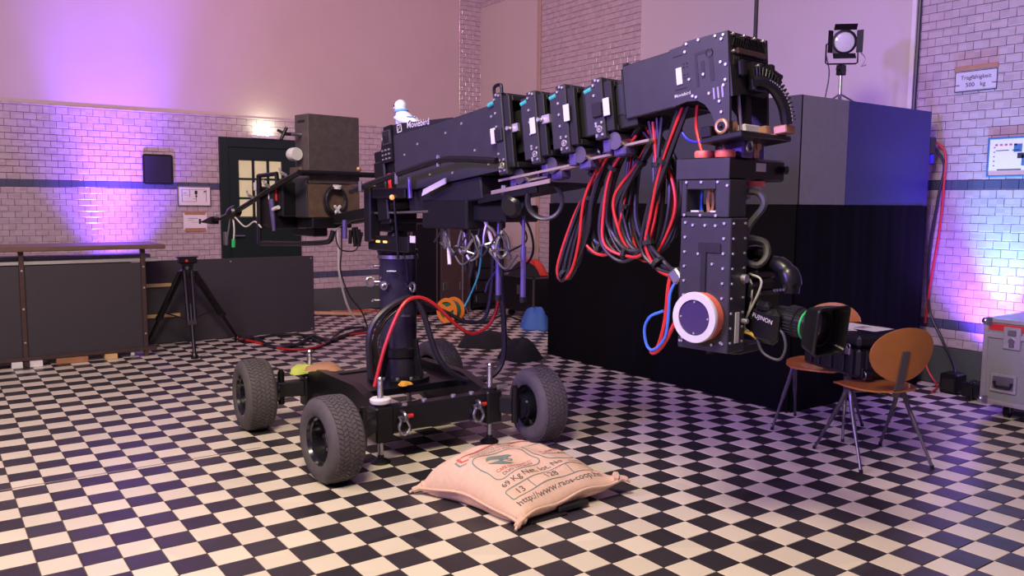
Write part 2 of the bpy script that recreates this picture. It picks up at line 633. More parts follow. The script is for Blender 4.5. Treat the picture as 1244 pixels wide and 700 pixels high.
def wall_bricks(parent, W, regions, nparts=300):
    """W maps wall coordinates (u along, y out of the wall negative, v up) to the world"""
    full, rest = [], []
    bands = []
    for (u0, u1, v0, v1, kind) in regions:
        if kind == 'band':
            n = max(1, round((u1 - u0) / BW))
            w = (u1 - u0) / n
            for k in range(n):
                bands.append((u0 + k * w + G / 2, u0 + (k + 1) * w - G / 2, v0 + G / 2, v1 - G / 2))
            continue
        rows = max(1, round((v1 - v0) / BH))
        h = (v1 - v0) / rows
        for r in range(rows):
            off = (r % 2) * BW / 2
            k = math.floor((u0 - off) / BW)
            while True:
                a, c = k * BW + off, (k + 1) * BW + off
                k += 1
                if a >= u1 - 0.01:
                    break
                a2, c2 = max(a, u0), min(c, u1)
                if c2 - a2 < 0.02:
                    continue
                item = (a2 + G / 2, c2 - G / 2, v0 + r * h + G / 2, v0 + (r + 1) * h - G / 2)
                p = W @ Vector(((a2 + c2) / 2, 0, v0 + (r + .5) * h))
                q = project(p)
                if c2 - a2 > BW - 0.002 and abs(h - BH) < 0.003 and q and 0 < q[0] < 1244 and 0 < q[1] < 470:
                    full.append((q[2], item))
                else:
                    rest.append(item)
    full.sort(key=lambda t: t[0])
    b = MB()
    b.add(*brick_verts(-(BW - G) / 2, (BW - G) / 2, -(BH - G) / 2, (BH - G) / 2, 0.012))
    me = b.mesh('brick', 'brick_glaze', smooth=False, recalc=False)
    for d, (a, c, v0, v1) in full[:nparts]:
        o = link('brick', me, parent)
        o.matrix_basis = W @ Matrix.Translation(((a + c) / 2, 0, (v0 + v1) / 2)) @ \
            Matrix.Rotation(random.gauss(0, 0.010), 4, 'Z') @ Matrix.Rotation(random.gauss(0, 0.010), 4, 'X')
    b = MB()
    b.M = W
    for it in [t[1] for t in full[nparts:]] + rest:
        b.add(*brick_verts(*it, 0.012, random.gauss(0, 0.010), random.gauss(0, 0.010)))
    stuff(b.build('bricks', 'brick_glaze', parent, smooth=False, recalc=False))
    b = MB()
    b.M = W
    for it in bands:
        b.add(*brick_verts(*it, 0.013, random.gauss(0, 0.006), random.gauss(0, 0.006)))
    stuff(b.build('band_tiles', 'band_glaze', parent, smooth=False, recalc=False))


Z0, Z1, Z2, Z3, Z4, Z5 = 0.315, 0.465, 0.545, 1.622, 1.702, 2.51
TOP = 5.2
b = MB()
b.bb(-5.1, XW + 0.3, YW, YW + 0.3, -0.2, TOP)
wall_left = struct(b.build('wall_left', 'wall_grout', smooth=False))
b = MB()
b.bb(-5.1, 6.27, YW - 0.006, YW + 0.01, Z5 + 0.03, TOP)
b.build('plaster', 'plaster', wall_left, smooth=False)
b = MB()
b.prism([(YW, Z5), (YW - 0.014, Z5 + 0.003), (YW - 0.016, Z5 + 0.015), (YW - 0.012, Z5 + 0.030), (YW, Z5 + 0.034)], -5.1, 6.27, 'yz')
b.build('ledge', 'brick_glaze', wall_left, smooth=False)
DX0, DX1, DZ = 2.77, 3.80, 2.275
WL = Matrix.Translation((0, YW, 0))
U0, U1 = -0.9, XW
wall_bricks(wall_left, WL, [
    (U0, DX0, Z0, Z1, 'brick'), (DX1, U1, Z0, Z1, 'brick'),
    (U0, DX0, Z1, Z2, 'band'), (DX1, U1, Z1, Z2, 'band'),
    (U0, DX0, Z2, Z3, 'brick'), (DX1, U1, Z2, Z3, 'brick'),
    (U0, DX0, Z3, Z4, 'band'), (DX1, U1, Z3, Z4, 'band'),
    (U0, DX0, Z4, DZ, 'brick'), (DX1, U1, Z4, DZ, 'brick'), (U0, U1, DZ, Z5, 'brick'),
    (6.27, U1, Z5, TOP - 0.1, 'brick')])
b = MB()
b.bb(-5.1, DX0, YW - 0.016, YW, 0, Z0 - 0.004, 0.003)
b.bb(DX1, XW, YW - 0.016, YW, 0, Z0 - 0.004, 0.003)
struct(b.build('baseboard_left', 'base_glaze'))

b = MB()
b.bb(XW, XW + 0.3, -6.0, YW + 0.3, -0.2, TOP)
wall_right = struct(b.build('wall_right', 'wall_grout', smooth=False))
WR = frame_M((XW, 0, 0), (0, -1, 0), (1, 0, 0))      # u = -Y ; y = +X (into the wall) ; v = up
PJ0, PJ1, PW0, PW1 = 5.01, YW, -0.19, 3.10
wall_bricks(wall_right, WR, [
    (0.19, 1.75, Z0, Z1, 'brick'), (0.19, 1.75, Z1, Z2, 'band'), (0.19, 1.75, Z2, Z3, 'brick'),
    (0.19, 1.75, Z3, Z4, 'band'), (0.19, 1.75, Z4, Z4 + 28 * BH, 'brick'),
    (-PJ0, -PW1, Z0, Z1, 'brick'), (-PJ0, -PW1, Z1, Z2, 'band'), (-PJ0, -PW1, Z2, Z3, 'brick'),
    (-PJ0, -PW1, Z3, Z4, 'band'), (-PJ0, -PW1, Z4, Z4 + 45 * BH, 'brick'),
    (-YW, -PJ0, 4.35, 4.35 + 9 * BH, 'brick'), (-YW, -PJ0, Z0, Z0 + 8 * BH, 'brick')])
b = MB()
b.bb(XW - 0.010, XW + 0.01, PJ0 + 0.07, PJ1, Z0 + 8 * BH, 4.35, 0.003)
b.build('wall_panel', 'panel_cream', wall_right)
b = MB()
b.bb(XW - 0.030, XW + 0.01, PJ0 + 0.002, PJ0 + 0.07, 0.3, TOP, 0.004)
b.build('wood_jamb', 'jamb_wood', wall_right)
b = MB()
b.bb(XW - 0.018, XW + 0.01, PW0 + 0.02, PW1, 0, TOP, 0.003)
b.build('wall_panel', 'panel_white', wall_right)
b = MB()
b.bb(XW - 0.030, XW + 0.01, PW0 - 0.02, PW0 + 0.02, 0, TOP, 0.003)
b.build('metal_edge', 'white_paint', wall_right)
b = MB()
b.bb(XW - 0.016, XW, -6.0, PW0, 0, Z0 - 0.004, 0.003)
b.bb(XW - 0.016, XW, PW1, YW, 0, Z0 - 0.004, 0.003)
struct(b.build('baseboard_right', 'base_glaze'))
# black conduit beside the white panel
b = MB()
b.tube([(XW - 0.04, PW0 - 0.05, TOP - 0.1), (XW - 0.04, PW0 - 0.055, 3.2), (XW - 0.045, PW0 - 0.05, 2.0), (XW - 0.04, PW0 - 0.05, 0.3)], 0.016)
tag(b.build('conduit', 'black_cable'), 'black vertical conduit running down beside the tall white wall panel', 'conduit')

# ------------------------------------------------------------------ door
b = MB()
b.bb(DX0, DX0 + 0.11, YW - 0.05, YW + 0.02, 0, DZ, 0.004)
b.bb(DX1 - 0.11, DX1, YW - 0.05, YW + 0.02, 0, DZ, 0.004)
b.bb(DX0 + 0.11, DX1 - 0.11, YW - 0.05, YW + 0.02, DZ - 0.12, DZ, 0.004)
door = struct(b.build('door_1', 'door_green'))
b = MB()
gx0, gx1, gz0, gz1 = 3.00, 3.57, 1.28, 2.005
yl0, yl1 = YW - 0.032, YW + 0.005
b.bb(DX0 + 0.11, gx0, yl0, yl1, 0.01, DZ - 0.12)
b.bb(gx1, DX1 - 0.11, yl0, yl1, 0.01, DZ - 0.12)
b.bb(gx0, gx1, yl0, yl1, 0.01, gz0)
b.bb(gx0, gx1, yl0, yl1, gz1, DZ - 0.12)
leaf = b.build('door_leaf', 'door_green', door, smooth=False)
nc, nr = 3, 3
for r in range(nr):
    for c in range(nc):
        w, h = (gx1 - gx0) / nc, (gz1 - gz0) / nr
        b = MB()
        b.bb(gx0 + c * w + .015, gx0 + (c + 1) * w - .015, YW - 0.012, YW - 0.006, gz0 + r * h + .012, gz0 + (r + 1) * h - .012)
        b.build('pane', 'door_glow', leaf, smooth=False)
for c in range(1, nc):
    b = MB()
    x = gx0 + c * (gx1 - gx0) / nc
    b.bb(x - .016, x + .016, YW - .03, YW, gz0, gz1, .003)
    b.build('glazing_bar', 'door_green', leaf)
for r in range(1, nr):
    b = MB()
    z = gz0 + r * (gz1 - gz0) / nr
    b.bb(gx0, gx1, YW - .028, YW, z - .013, z + .013, .003)
    b.build('glazing_bar', 'door_green', leaf)
b = MB()
b.cyl((2.93, YW - .03, 1.05), (2.93, YW - .085, 1.05), .012)
b.cyl((2.93, YW - .08, 1.05), (3.05, YW - .08, 1.05), .010)
b.build('door_handle', 'steel', leaf)

# unseen lamp, added over the door for the bright patch of wall
t = thing('added_door_lamp', 'added slim white lamp glowing on top of the green door frame', 'lamp', (3.33, YW - 0.05, DZ))
b = MB()
b.bb(-.16, .16, -.035, .035, 0.0, 0.03, .006)
b.build('housing', 'white_paint', t)
b = MB()
b.bb(-.14, .14, -.028, .028, 0.030, 0.040, .004)
b.build('diffuser', 'lamp_lens', t)
light('added_door_light', 'AREA', (3.33, YW - 0.10, DZ + 0.05), (3.33, YW + 0.05, DZ + 0.30), 2.6, (0.95, 1.0, 0.72), 0.10)

# ------------------------------------------------------------------ wall notices
b = MB()
pts = []
for cx, cz, a0 in ((0.14, 0.145, 0), (-0.14, 0.145, 90), (-0.14, -0.145, 180), (0.14, -0.145, 270)):
    for k in range(6):
        a = R(a0 + k * 18)
        pts.append((cx + .03 * math.cos(a), cz + .03 * math.sin(a)))
b.prism(pts, -0.02, 0.0, 'xz')
t = thing('wall_hatch', 'black square hatch with rounded corners on the tiled wall', 'hatch', (2.05, YW - 0.012, 1.855))
b.build('plate', 'black_plastic', t)
b = MB()
b.bb(-.15, .15, -.024, -.018, -.155, .155, .010)
b.build('lid', 'black_matte', t)


def notice(name, label, x0, x1, z0, z1, frame, M, lines, tape=False):
    t = thing(name, label, 'notice', M)
    w, h = x1 - x0, z1 - z0
    b = MB()
    b.bb(-w / 2, w / 2, -0.006, 0.0, -h / 2, h / 2)
    b.build('sheet', 'paper', t, smooth=False)
    if frame:
        b = MB()
        f = 0.014
        b.bb(-w / 2 - f, w / 2 + f, -0.014, 0.002, h / 2, h / 2 + f, .002)
        b.bb(-w / 2 - f, w / 2 + f, -0.014, 0.002, -h / 2 - f, -h / 2, .002)
        b.bb(-w / 2 - f, -w / 2, -0.014, 0.002, -h / 2, h / 2, .002)
        b.bb(w / 2, w / 2 + f, -0.014, 0.002, -h / 2, h / 2, .002)
        b.build('frame', frame, t)
    if tape:
        for s in (-1, 1):
            b = MB()
            b.bb(-w * .45, w * .45, -0.008, -0.0, s * h / 2 - .022, s * h / 2 + .022)
            b.build('tape', 'leather', t, smooth=False)
    b = MB()
    for (m, a0, a1, c0, c1) in lines:
        b.cur = m
        b.add([(a0 * w / 2, -.0066, c0 * h / 2), (a1 * w / 2, -.0066, c0 * h / 2), (a1 * w / 2, -.0066, c1 * h / 2), (a0 * w / 2, -.0066, c1 * h / 2)], [(0, 1, 2, 3)])
    b.build('print', ('print_black', 'print_blue', 'print_red'), t, smooth=False, recalc=False)
    return t


plan = []
for a0, a1, c0, c1 in ((-.8, .75, .70, .73), (-.8, -.77, -.6, .7), (-.8, .1, -.62, -.59), (.1, .13, -.6, .7), (-.3, -.27, -.1, .7), (-.8, -.3, .1, .13),
                       (.02, .2, .2, .6), (.06, .18, -.1, .1), (.75, .78, -.6, .7), (.55, .75, .3, .33), (-.1, .1, -.3, -.27), (.6, .74, .45, .6), (-.7, -.5, .3, .35)):
    plan.append((0, a0, a1, c0, c1))
notice('framed_plan', 'white floor plan in a thin grey frame beside the green door', 2.275, 2.645, 1.43, 1.65, 'steel_dull', Matrix.Translation((2.46, YW - .014, 1.54)), plan)
notice('taped_sheet', 'white paper sheet held by brown tape below the framed plan', 2.325, 2.60, 1.13, 1.335, None, Matrix.Translation((2.462, YW - .014, 1.232)),
       [(0, -.6, .2, .35, .4), (0, -.6, -.1, .15, .18), (0, -.3, .5, -.1, -.07), (0, .3, .5, -.3, .3)], tape=True)
MR = frame_M((XW - .014, -1.03, 1.875), (0, -1, 0), (1, 0, 0))
lines = [(2, -.75 + .22 * k, -.62 + .22 * k, .62, .72) for k in range(5)] + [(0, -.8, -.74, .5 - .25 * k, .56 - .25 * k) for k in range(5)] + \
        [(0, -.7, -.1, .34, .38), (0, .05, .4, .34, .38), (1, .12, .5, .25, .7), (0, .3, .6, -.1, .2), (0, -.6, .5, -.74, -.68), (1, .5, .8, -.5, .1)]
notice('framed_notice', 'white notice in a blue frame on the tiled wall above the flight case', -.16, .16, -.14, .14, 'print_blue', MR, lines)
b = MB()
MS = frame_M((XW - .014, -.73, 2.49), (0, -1, 0), (1, 0, 0))
t = thing('load_sign', 'small white load sign with black handwriting high on the right wall', 'sign', MS)
b.bb(-.165, .165, -.010, 0, -.075, .085, .002)
b.build('plate', 'label_white', t)
b = MB()
for s in (-1, 1):
    b.bb(-.165, .165, -.0115, -.009, s * .078 - .003, s * .078 + .003)
    b.bb(s * .162 - .003, s * .162 + .003, -.0115, -.009, -.078, .078)
b.bb(-.165, -.125, -.0115, -.009, -.030, -.025)
b.bb(.125, .165, -.0115, -.009, -.030, -.025)
b.build('border', 'print_black', t, smooth=False)
LM = Matrix(((1, 0, 0, 0), (0, 0, -1, -.0118), (0, 1, 0, .028), (0, 0, 0, 1)))
lettering('lettering', 'Tragf\u00e4higkeit', .046, 'print_black', t, LM)
LM2 = LM.copy(); LM2.translation = Vector((0.0, -.0118, -.030))
lettering('lettering', '500   kg', .048, 'print_black', t, LM2)
b = MB()
b.bb(-.175, .165, -.014, 0, .09, .125, .003)
b.build('batten', 'leather', t)

# ------------------------------------------------------------------ booth
BX0, BX1, BY0, BY1, BZ, BS = 4.70, 6.42, -0.50, 2.30, 2.25, 1.49
t = thing('booth', 'tall black booth with grey and blue upper panels and black drapes below', 'booth', ((BX0 + BX1) / 2, (BY0 + BY1) / 2, 0))
b = MB()
b.bb(BX0 + .02, BX1 - .02, BY0 + .02, BY1 - .02, 0.02, BZ - .01)
b.build('core', 'black_matte', t, world=True, smooth=False)
for y0, y1 in ((BY0, 0.9), (0.904, BY1)):
    b = MB()
    b.bb(BX0, BX0 + .02, y0, y1, BS, BZ, .002)
    b.build('upper_panel', 'booth_dark', t, world=True)
b = MB()
b.bb(BX0 + .004, 5.268, BY0, BY0 + .02, BS, BZ, .002)
o = b.build('upper_panel', 'booth_grey', t, world=True)
o['label'] = 'grey upper panel'
b = MB()
b.bb(5.272, BX1, BY0, BY0 + .02, BS, BZ, .002)
o = b.build('upper_panel', 'booth_blue', t, world=True)
o['label'] = 'dark blue upper panel'


def drape(p0, p1, z0, z1, n, amp):
    p0, p1 = Vector(p0), Vector(p1)
    d = (p1 - p0)
    nrm = Vector((d.y, -d.x, 0)).normalized()
    b = MB()
    vv, ff = [], []
    for i in range(n + 1):
        t_ = i / n
        w = amp * (math.sin(t_ * d.length * 21) + .5 * math.sin(t_ * d.length * 47 + 1))
        for k, z in enumerate((z0, z1)):
            p = p0 + d * t_ + nrm * (w * (1.0 if k == 0 else .35) + .008)
            vv.append((p.x, p.y, z))
    for i in range(n):
        ff.append((2 * i, 2 * i + 2, 2 * i + 3, 2 * i + 1))
    b.add(vv, ff)
    return b


drape((BX0, BY1, 0), (BX0, BY0, 0), 0.005, BS - .002, 120, .006).build('drape', 'black_drape', t, world=True)
drape((BX0, BY0, 0), (BX1, BY0, 0), 0.005, BS - .002, 80, .006).build('drape', 'black_drape', t, world=True)

# lamp on a stand on the booth roof
t = thing('fresnel_lamp', 'black theatre spotlight with barn doors on a silver stand above the booth', 'spotlight', Matrix.Translation((5.60, -0.20, BZ)) @ Matrix.Scale(.88, 4))
b = MB()
b.cyl((0, 0, 0.0), (0, 0, .30), .016)
b.build('pole', 'steel', t)
b = MB()
for k in range(3):
    a = R(90 + 120 * k)
    b.bar((0, 0, .12), (.22 * math.cos(a), .22 * math.sin(a), .006), .016, .010)
b.build('tripod_base', 'steel_dull', t)
b = MB()
b.bb(-.035, .035, -.03, .03, .28, .37, .006)
b.cyl((-.06, 0, .33), (.06, 0, .33), .014)
b.build('spigot', 'black_metal', t)
aim = Vector((-.70, -.72, -.05)).normalized()
side = Vector((0, 0, 1)).cross(aim).normalized()
b = MB()
pts = [Vector((0, 0, .38)) + side * -.02, Vector((0, 0, .385)) + side * -.13, Vector((0, 0, .55)) + side * -.135, Vector((0, 0, .56)) + side * -.11]
b.tube([Vector((0, 0, .56)) + side * -.11, Vector((0, 0, .55)) + side * -.135, Vector((0, 0, .39)) + side * -.135, Vector((0, 0, .38)) + side * -.12,
        Vector((0, 0, .38)) + side * .12, Vector((0, 0, .39)) + side * .135, Vector((0, 0, .55)) + side * .135, Vector((0, 0, .56)) + side * .11], .007, smooth=False)
b.build('yoke', 'black_metal', t)
hc = Vector((0, 0, .56))
b = MB()
b.lathe([(0, -.13), (.075, -.13), (.095, -.10), (.10, .03), (.106, .05), (.106, .085), (.088, .088), (.085, .07)], hc, aim, 24)
hs = b.build('housing', 'black_metal', t)
b = MB()
b.lathe([(.085, .07), (.05, .082), (0, .087)], hc, aim, 24)
b.build('lens', 'lamp_lens', hs)
upv = aim.cross(side).normalized()
for k, (dx, dy) in enumerate(((1, 0), (-1, 0), (0, 1), (0, -1))):
    b = MB()
    d = side * dx + upv * dy
    e = (side if dx == 0 else upv)
    c0, c1 = hc + aim * .085 + d * .10, hc + aim * .12 + d * .145
    b.bar(c0 - e * .0, c1, .19, .004, up=(c1 - c0).cross(e))
    b.build('barn_door', 'black_metal', t)
b = MB()
b.tube([Vector((0, 0, .45)) + side * -.13, Vector((0, 0, .30)) + side * -.10, Vector((0, 0, .12)) + side * -.12, Vector((0, 0, .01)) + side * -.14], .006)
b.build('power_lead', 'black_cable', t)
b = MB()
b.tube([Vector((0, 0, .50)) + side * .14, Vector((0, 0, .42)) + side * .20, Vector((0, 0, .36)) + side * .17, Vector((0, 0, .37)) + side * .21], .004)
b.build('safety_wire', 'steel_dull', t)

# ------------------------------------------------------------------ bar counter (left)
CY = 4.35
t = thing('counter', 'long dark bar counter with brown top and steel posts', 'counter', (0.4, CY + .3, 0))
b = MB()
b.bb(-1.9, 1.59, CY - .10, CY + .55, 1.030, 1.072, .006)
b.build('counter_top', 'counter_wood', t, world=True)
for x in (-1.6, -0.6, .405, 1.405):
    b = MB()
    b.bb(x - .02, x + .02, CY - .02, CY + .02, 0.0, 1.03, .003)
    po = b.build('post', 'brown_steel', t, world=True)
    b = MB()
    for z in (.22, .66 if x > 1 else .52, .86):
        b.cyl((x, CY - .020, z), (x, CY - .027, z), .009, n=8)
    b.build('bolt', 'aluminium', po, world=True)
for x0, x1 in ((-1.58, -.62), (-.58, .385), (.425, 1.385)):
    b = MB()
    b.bb(x0, x1, CY - .005, CY + .015, .085, .90, .003)
    b.build('front_panel', 'counter_black', t, world=True)
b = MB()
b.bb(-1.9, 1.50, CY - .03, CY + .03, .055, .088, .004)
b.build('bottom_rail', 'brown_steel', t, world=True)
b = MB()
b.bb(-1.9, 1.55, CY + .02, CY + .07, .905, .94, .004)
b.build('metal_rail', 'aluminium', t, world=True)
b = MB()
b.bb(-1.9, 1.52, CY + .20, CY + .50, .93, .965, .004)
b.build('shelf', 'steel_dull', t, world=True)
b = MB()
b.bb(-1.9, 1.40, CY + .50, CY + .52, .085, .90, .003)
b.build('back_panel', 'counter_black', t, world=True)
b = MB()
b.cyl((1.27, CY + .02, .035), (1.30, CY + .02, .035), .033, n=16)
cs = b.build('castor', 'white_paint', t, world=True)
b = MB()
b.prism([(CY - .02, .055), (CY + .05, .055), (CY + .03, .03), (CY + .01, .03)], 1.262, 1.308, 'yz')
b.build('castor_fork', 'steel_dull', cs, world=True)
for name, lab, x0, x1, y0, y1, z1, m in (
        ('white_block', 'left white foam block under the bar counter', .29, .375, CY - .06, CY + .08, .054, 'white_paint'),
        ('white_block', 'right white foam block under the bar counter', .43, .53, CY - .06, CY + .08, .054, 'white_paint'),
        ('wood_plank', 'long brown wood offcut under the bar counter', .64, .90, CY - .04, CY + .06, .053, 'wood_block'),
        ('wood_plank', 'short light wood offcut under the bar counter beside the castor', 1.04, 1.15, CY - .03, CY + .06, .053, 'batten')):
    b = MB()
    b.bb(x0, x1, y0, y1, 0.001, z1, .003)
    b.bb(x0 + .004, x1 - .004, y0 + .004, y1 - .004, z1 - .002, z1 + .0005, .001)
    tag(b.build(name, m), lab, 'block')

# ------------------------------------------------------------------ leaning stage panel
PY = 4.975
t = thing('stage_panel', 'large dark plywood panel standing on edge in front of the green door', 'panel', (2.44, PY + .02, 0))
b = MB()
b.bb(1.52, 3.362, PY, PY + .022, 0.002, .868, .002)
b.build('board', 'panel_ply', t, world=True)
for z in (.615, .295):
    b = MB()
    b.bb(1.50, 1.80 + (.08 if z < .4 else 0), PY - .022, PY, z - .018, z + .018, .003)
    b.build('batten', 'batten', t, world=True)
b = MB()
b.bb(1.9, 2.0, PY + .024, PY + .20, 0, .03, .003)
b.bb(3.0, 3.1, PY + .024, PY + .20, 0, .03, .003)
b.bb(1.94, 1.97, PY + .022, PY + .05, 0, .5, .003)
b.bb(3.04, 3.07, PY + .022, PY + .05, 0, .5, .003)
b.build('back_brace', 'batten', t, world=True)
b = MB()
for x, z in ((2.42, .835), (3.33, .84), (3.33, .03)):
    b.cyl((x, PY, z), (x, PY - .004, z), .008, n=8)
b.build('screw', 'aluminium', t, world=True)

# ------------------------------------------------------------------ camera tripod
TC = Vector((1.845, 4.48, 0))
t = thing('camera_tripod', 'black camera tripod standing between the bar counter and the dark panel', 'tripod', TC)
b = MB()
b.lathe([(0, .70), (.045, .70), (.055, .73), (.075, .76), (.075, .79), (.055, .81), (.05, .84), (0, .84)], n=20)
sp = b.build('spider', 'black_metal', t)
b = MB()
b.bb(-.085, .085, -.05, .05, .865, .925, .01)
b.bb(-.05, .05, -.04, .04, .84, .87, .006)
b.bb(-.11, .10, -.035, .035, .922, .934, .004)
b.build('tripod_head', 'black_plastic', t)
b = MB()
b.cyl((-.02, -.052, .895), (-.02, -.056, .895), .014)
b.build('badge', 'red_plastic', t)
feet = (Vector((1.75, 3.95, 0)) - TC, Vector((1.50, 4.80, 0)) - TC, Vector((2.42, 4.80, 0)) - TC)
for fo in feet:
    a = Vector((0, 0, .79)) + fo.normalized() * .06
    e = fo + Vector((0, 0, .02))
    s = Vector((-fo.y, fo.x, 0)).normalized()
    b = MB()
    m_ = a.lerp(e, .62)
    for k in (-1, 1):
        b.cyl(a + s * k * .034, m_ + s * k * .030, .019, n=10)
    lg = b.build('leg', 'black_metal', t)
    b = MB()
    b.cyl(a.lerp(e, .40), e, .018, n=10)
    b.build('lower_leg', 'black_metal', lg)
    b = MB()
    b.bar(m_ - (e - a).normalized() * .03, m_ + (e - a).normalized() * .03, .10, .04, .008, up=s.cross(e - a))
    b.build('leg_clamp', 'black_plastic', lg)
    b = MB()
    b.lathe([(0, 0), (.034, 0), (.036, .02), (.024, .045), (.016, .06), (0, .06)], fo, n=14)
    b.build('foot', 'black_plastic', lg)
b = MB()
for fo in feet:
    b.cyl((0, 0, .30), fo * .52 + Vector((0, 0, .36)), .007, n=8)
b.cyl((0, 0, .26), (0, 0, .34), .02, n=10)
b.build('spreader', 'black_metal', t)

# ------------------------------------------------------------------ uplights (the fixtures of the two wall beams)
for nm, lab, loc in (('led_uplight', 'black LED uplight on the floor by the right wall near the flight case', (6.30, -1.05, 0)),
                     ('led_uplight', 'black LED uplight on the floor behind the bar counter', (1.52, 6.02, 0))):
    t = thing(nm, lab, 'uplight', loc)
    b = MB()
    b.bb(-.09, .09, -.09, .09, .02, .13, .012)
    b.build('housing', 'black_plastic', t)
    b = MB()
    b.tube([(-.10, 0, .10), (-.10, 0, .01), (.10, 0, .01), (.10, 0, .10)], .010, smooth=False)
    b.build('bracket', 'black_metal', t)
    b = MB()
    for ix in range(3):
        for iy in range(3):
            b.cyl((-.05 + .05 * ix, -.05 + .05 * iy, .128), (-.05 + .05 * ix, -.05 + .05 * iy, .136), .018, n=10)
    stuff(b.build('lens_array', 'glass_dark', t))

t = thing('power_box', 'small black power box on the floor beside the flight case', 'power box', (6.38, -.82, 0))
b = MB()
b.bb(-.08, .08, -.07, .07, .0, .16, .012)
b.build('case', 'black_plastic', t)
b = MB()
b.bb(-.086, -.078, -.05, .05, .03, .12, .004)
b.build('lid', 'black_matte', t)

# ------------------------------------------------------------------ crane dolly
DO = Vector((2.10, 0.60, 0))
dolly = thing('crane_dolly', 'black four wheeled crane dolly with a round centre column', 'dolly', DO)


def world_part(parent, name, m, fn, **kw):
    b = MB()
    fn(b)
    return b.build(name, m, parent, world=True, **kw)


JX0, JX1, JY0, JY1 = 1.765, 2.515, 0.10, 1.14
# beams
world_part(dolly, 'front_beam', 'black_metal', lambda b: b.bb(JX0 + .03, JX1 - .03, .06, .14, .175, .325, .006))
world_part(dolly, 'rear_beam', 'black_metal', lambda b: b.bb(JX0 + .03, JX1 - .03, JY1 - .04, JY1 + .04, .175, .325, .006))
for x in (JX0, JX1):
    world_part(dolly, 'side_beam', 'black_metal', lambda b: b.prism(
        [(.10, .17), (1.14, .17), (1.14, .35), (.95, .40), (.40, .40), (.10, .33)], x - .03, x + .03, 'yz'))
world_part(dolly, 'deck_plate', 'black_metal', lambda b: b.bb(JX0 + .03, JX1 - .03, .42, .95, .30, .345, .004))
world_part(dolly, 'base_flange', 'black_metal', lambda b: b.lathe([(0, .345), (.20, .345), (.20, .375), (.17, .385), (0, .385)], (2.155, .62, 0), n=32))
world_part(dolly, 'floor_tray', 'black_metal', lambda b: b.bb(JX0 + .03, JX1 - .03, .14, .42, .18, .195))


def bolts_row(b, pts, axis, r=.009, h=.006):
    for p in pts:
        b.cyl(p, Vector(p) + Vector(axis) * h, r, n=7)


b = MB()
bolts_row(b, [(1.90, .06, .325), (2.05, .10, .325), (2.25, .10, .325), (2.38, .10, .325)], (0, 0, 1), .016, .012)
bolts_row(b, [(x, .62 + .17 * math.sin(a), .378) for x, a in ((2.155 + .17 * math.cos(a), a) for a in [R(30 * k) for k in range(12)])], (0, 0, 1), .010, .014)
stuff(b.build('frame_bolts', 'aluminium', dolly, world=True))
# column
cc = (2.155, .62, 0)
b = MB()
b.lathe([(.118, .38), (.118, 1.13), (.124, 1.13), (.124, 1.16), (0, 1.16)], cc, n=40)
mat('column_coat', (0.045, 0.040, 0.070), 0.24, metal=0.5)
column = b.build('column', 'column_coat', dolly, world=True)
column['label'] = 'round dark column'
world_part(column, 'collar_ring', 'steel', lambda b: b.lathe([(.118, 1.132), (.129, 1.134), (.129, 1.156), (.118, 1.158)], cc, n=40))
world_part(column, 'collar_ring', 'black_metal', lambda b: b.lathe([(.118, .50), (.130, .51), (.130, .56), (.118, .57)], cc, n=40))
n1 = Vector((-.52, -.85, 0)).normalized()
sd = Vector((.85, -.52, 0))
c3 = Vector(cc)


def on_col(ang, z, out=0.0):
    d = (n1 * math.cos(R(ang)) + sd * math.sin(R(ang))).normalized()
    return c3 + d * (.118 + out) + Vector((0, 0, z)), d


for ang, z in ((-88, .98), (35, .96)):
    p, d = on_col(ang, z)
    tang = Vector((-d.y, d.x, 0))
    def fn(b):
        b.cyl(p, p + d * .03, .011)
        b.torus(p + d * .055, tang if ang < 0 else tang, .028, .008, 20, 8)
    world_part(column, 'eye_bolt', 'steel', fn)
for ang, z in ((-30, .97),):
    p, d = on_col(ang, z)
    world_part(column, 'locking_pin', 'steel', lambda b: (b.cyl(p, p + d * .03, .012), b.cyl(p + d * .03, p + d * .04, .028, n=18), b.ball(p + d * .045, .016)))
for ang, z in ((-10, 1.06), (-95, .86), (-95, 1.08), (20, .78)):
    p, d = on_col(ang, z)
    world_part(column, 't_handle', 'steel_dull', lambda b: (b.cyl(p, p + d * .04, .008), b.cyl(p + d * .04 - Vector((0, 0, 0)) - d.cross(Vector((0, 0, 1))) * .03, p + d * .04 + d.cross(Vector((0, 0, 1))) * .03, .008)))
# braces round the column foot
for a in (25, 115, 205, 295):
    d = Vector((math.cos(R(a)), math.sin(R(a)), 0))
    world_part(dolly, 'column_gusset', 'black_metal', lambda b: b.bar(c3 + d * .125 + Vector((0, 0, .62)), c3 + d * .17 + Vector((0, 0, .38)), .02, .05, .004, up=d))

# tyres
def tyre_profile():
    pr = []
    Rr, w = .230, .098
    for k, (r, y) in enumerate(((.128, -.082), (.14, -.092), (.165, -.099), (.190, -.098), (.208, -.090), (.220, -.078), (.2255, -.06),
                                (.2285, -.03), (.2295, 0), (.2285, .03), (.2255, .06), (.220, .078), (.208, .090), (.190, .098), (.165, .099), (.14, .092), (.128, .082))):
        pr.append((r, y))
    return pr


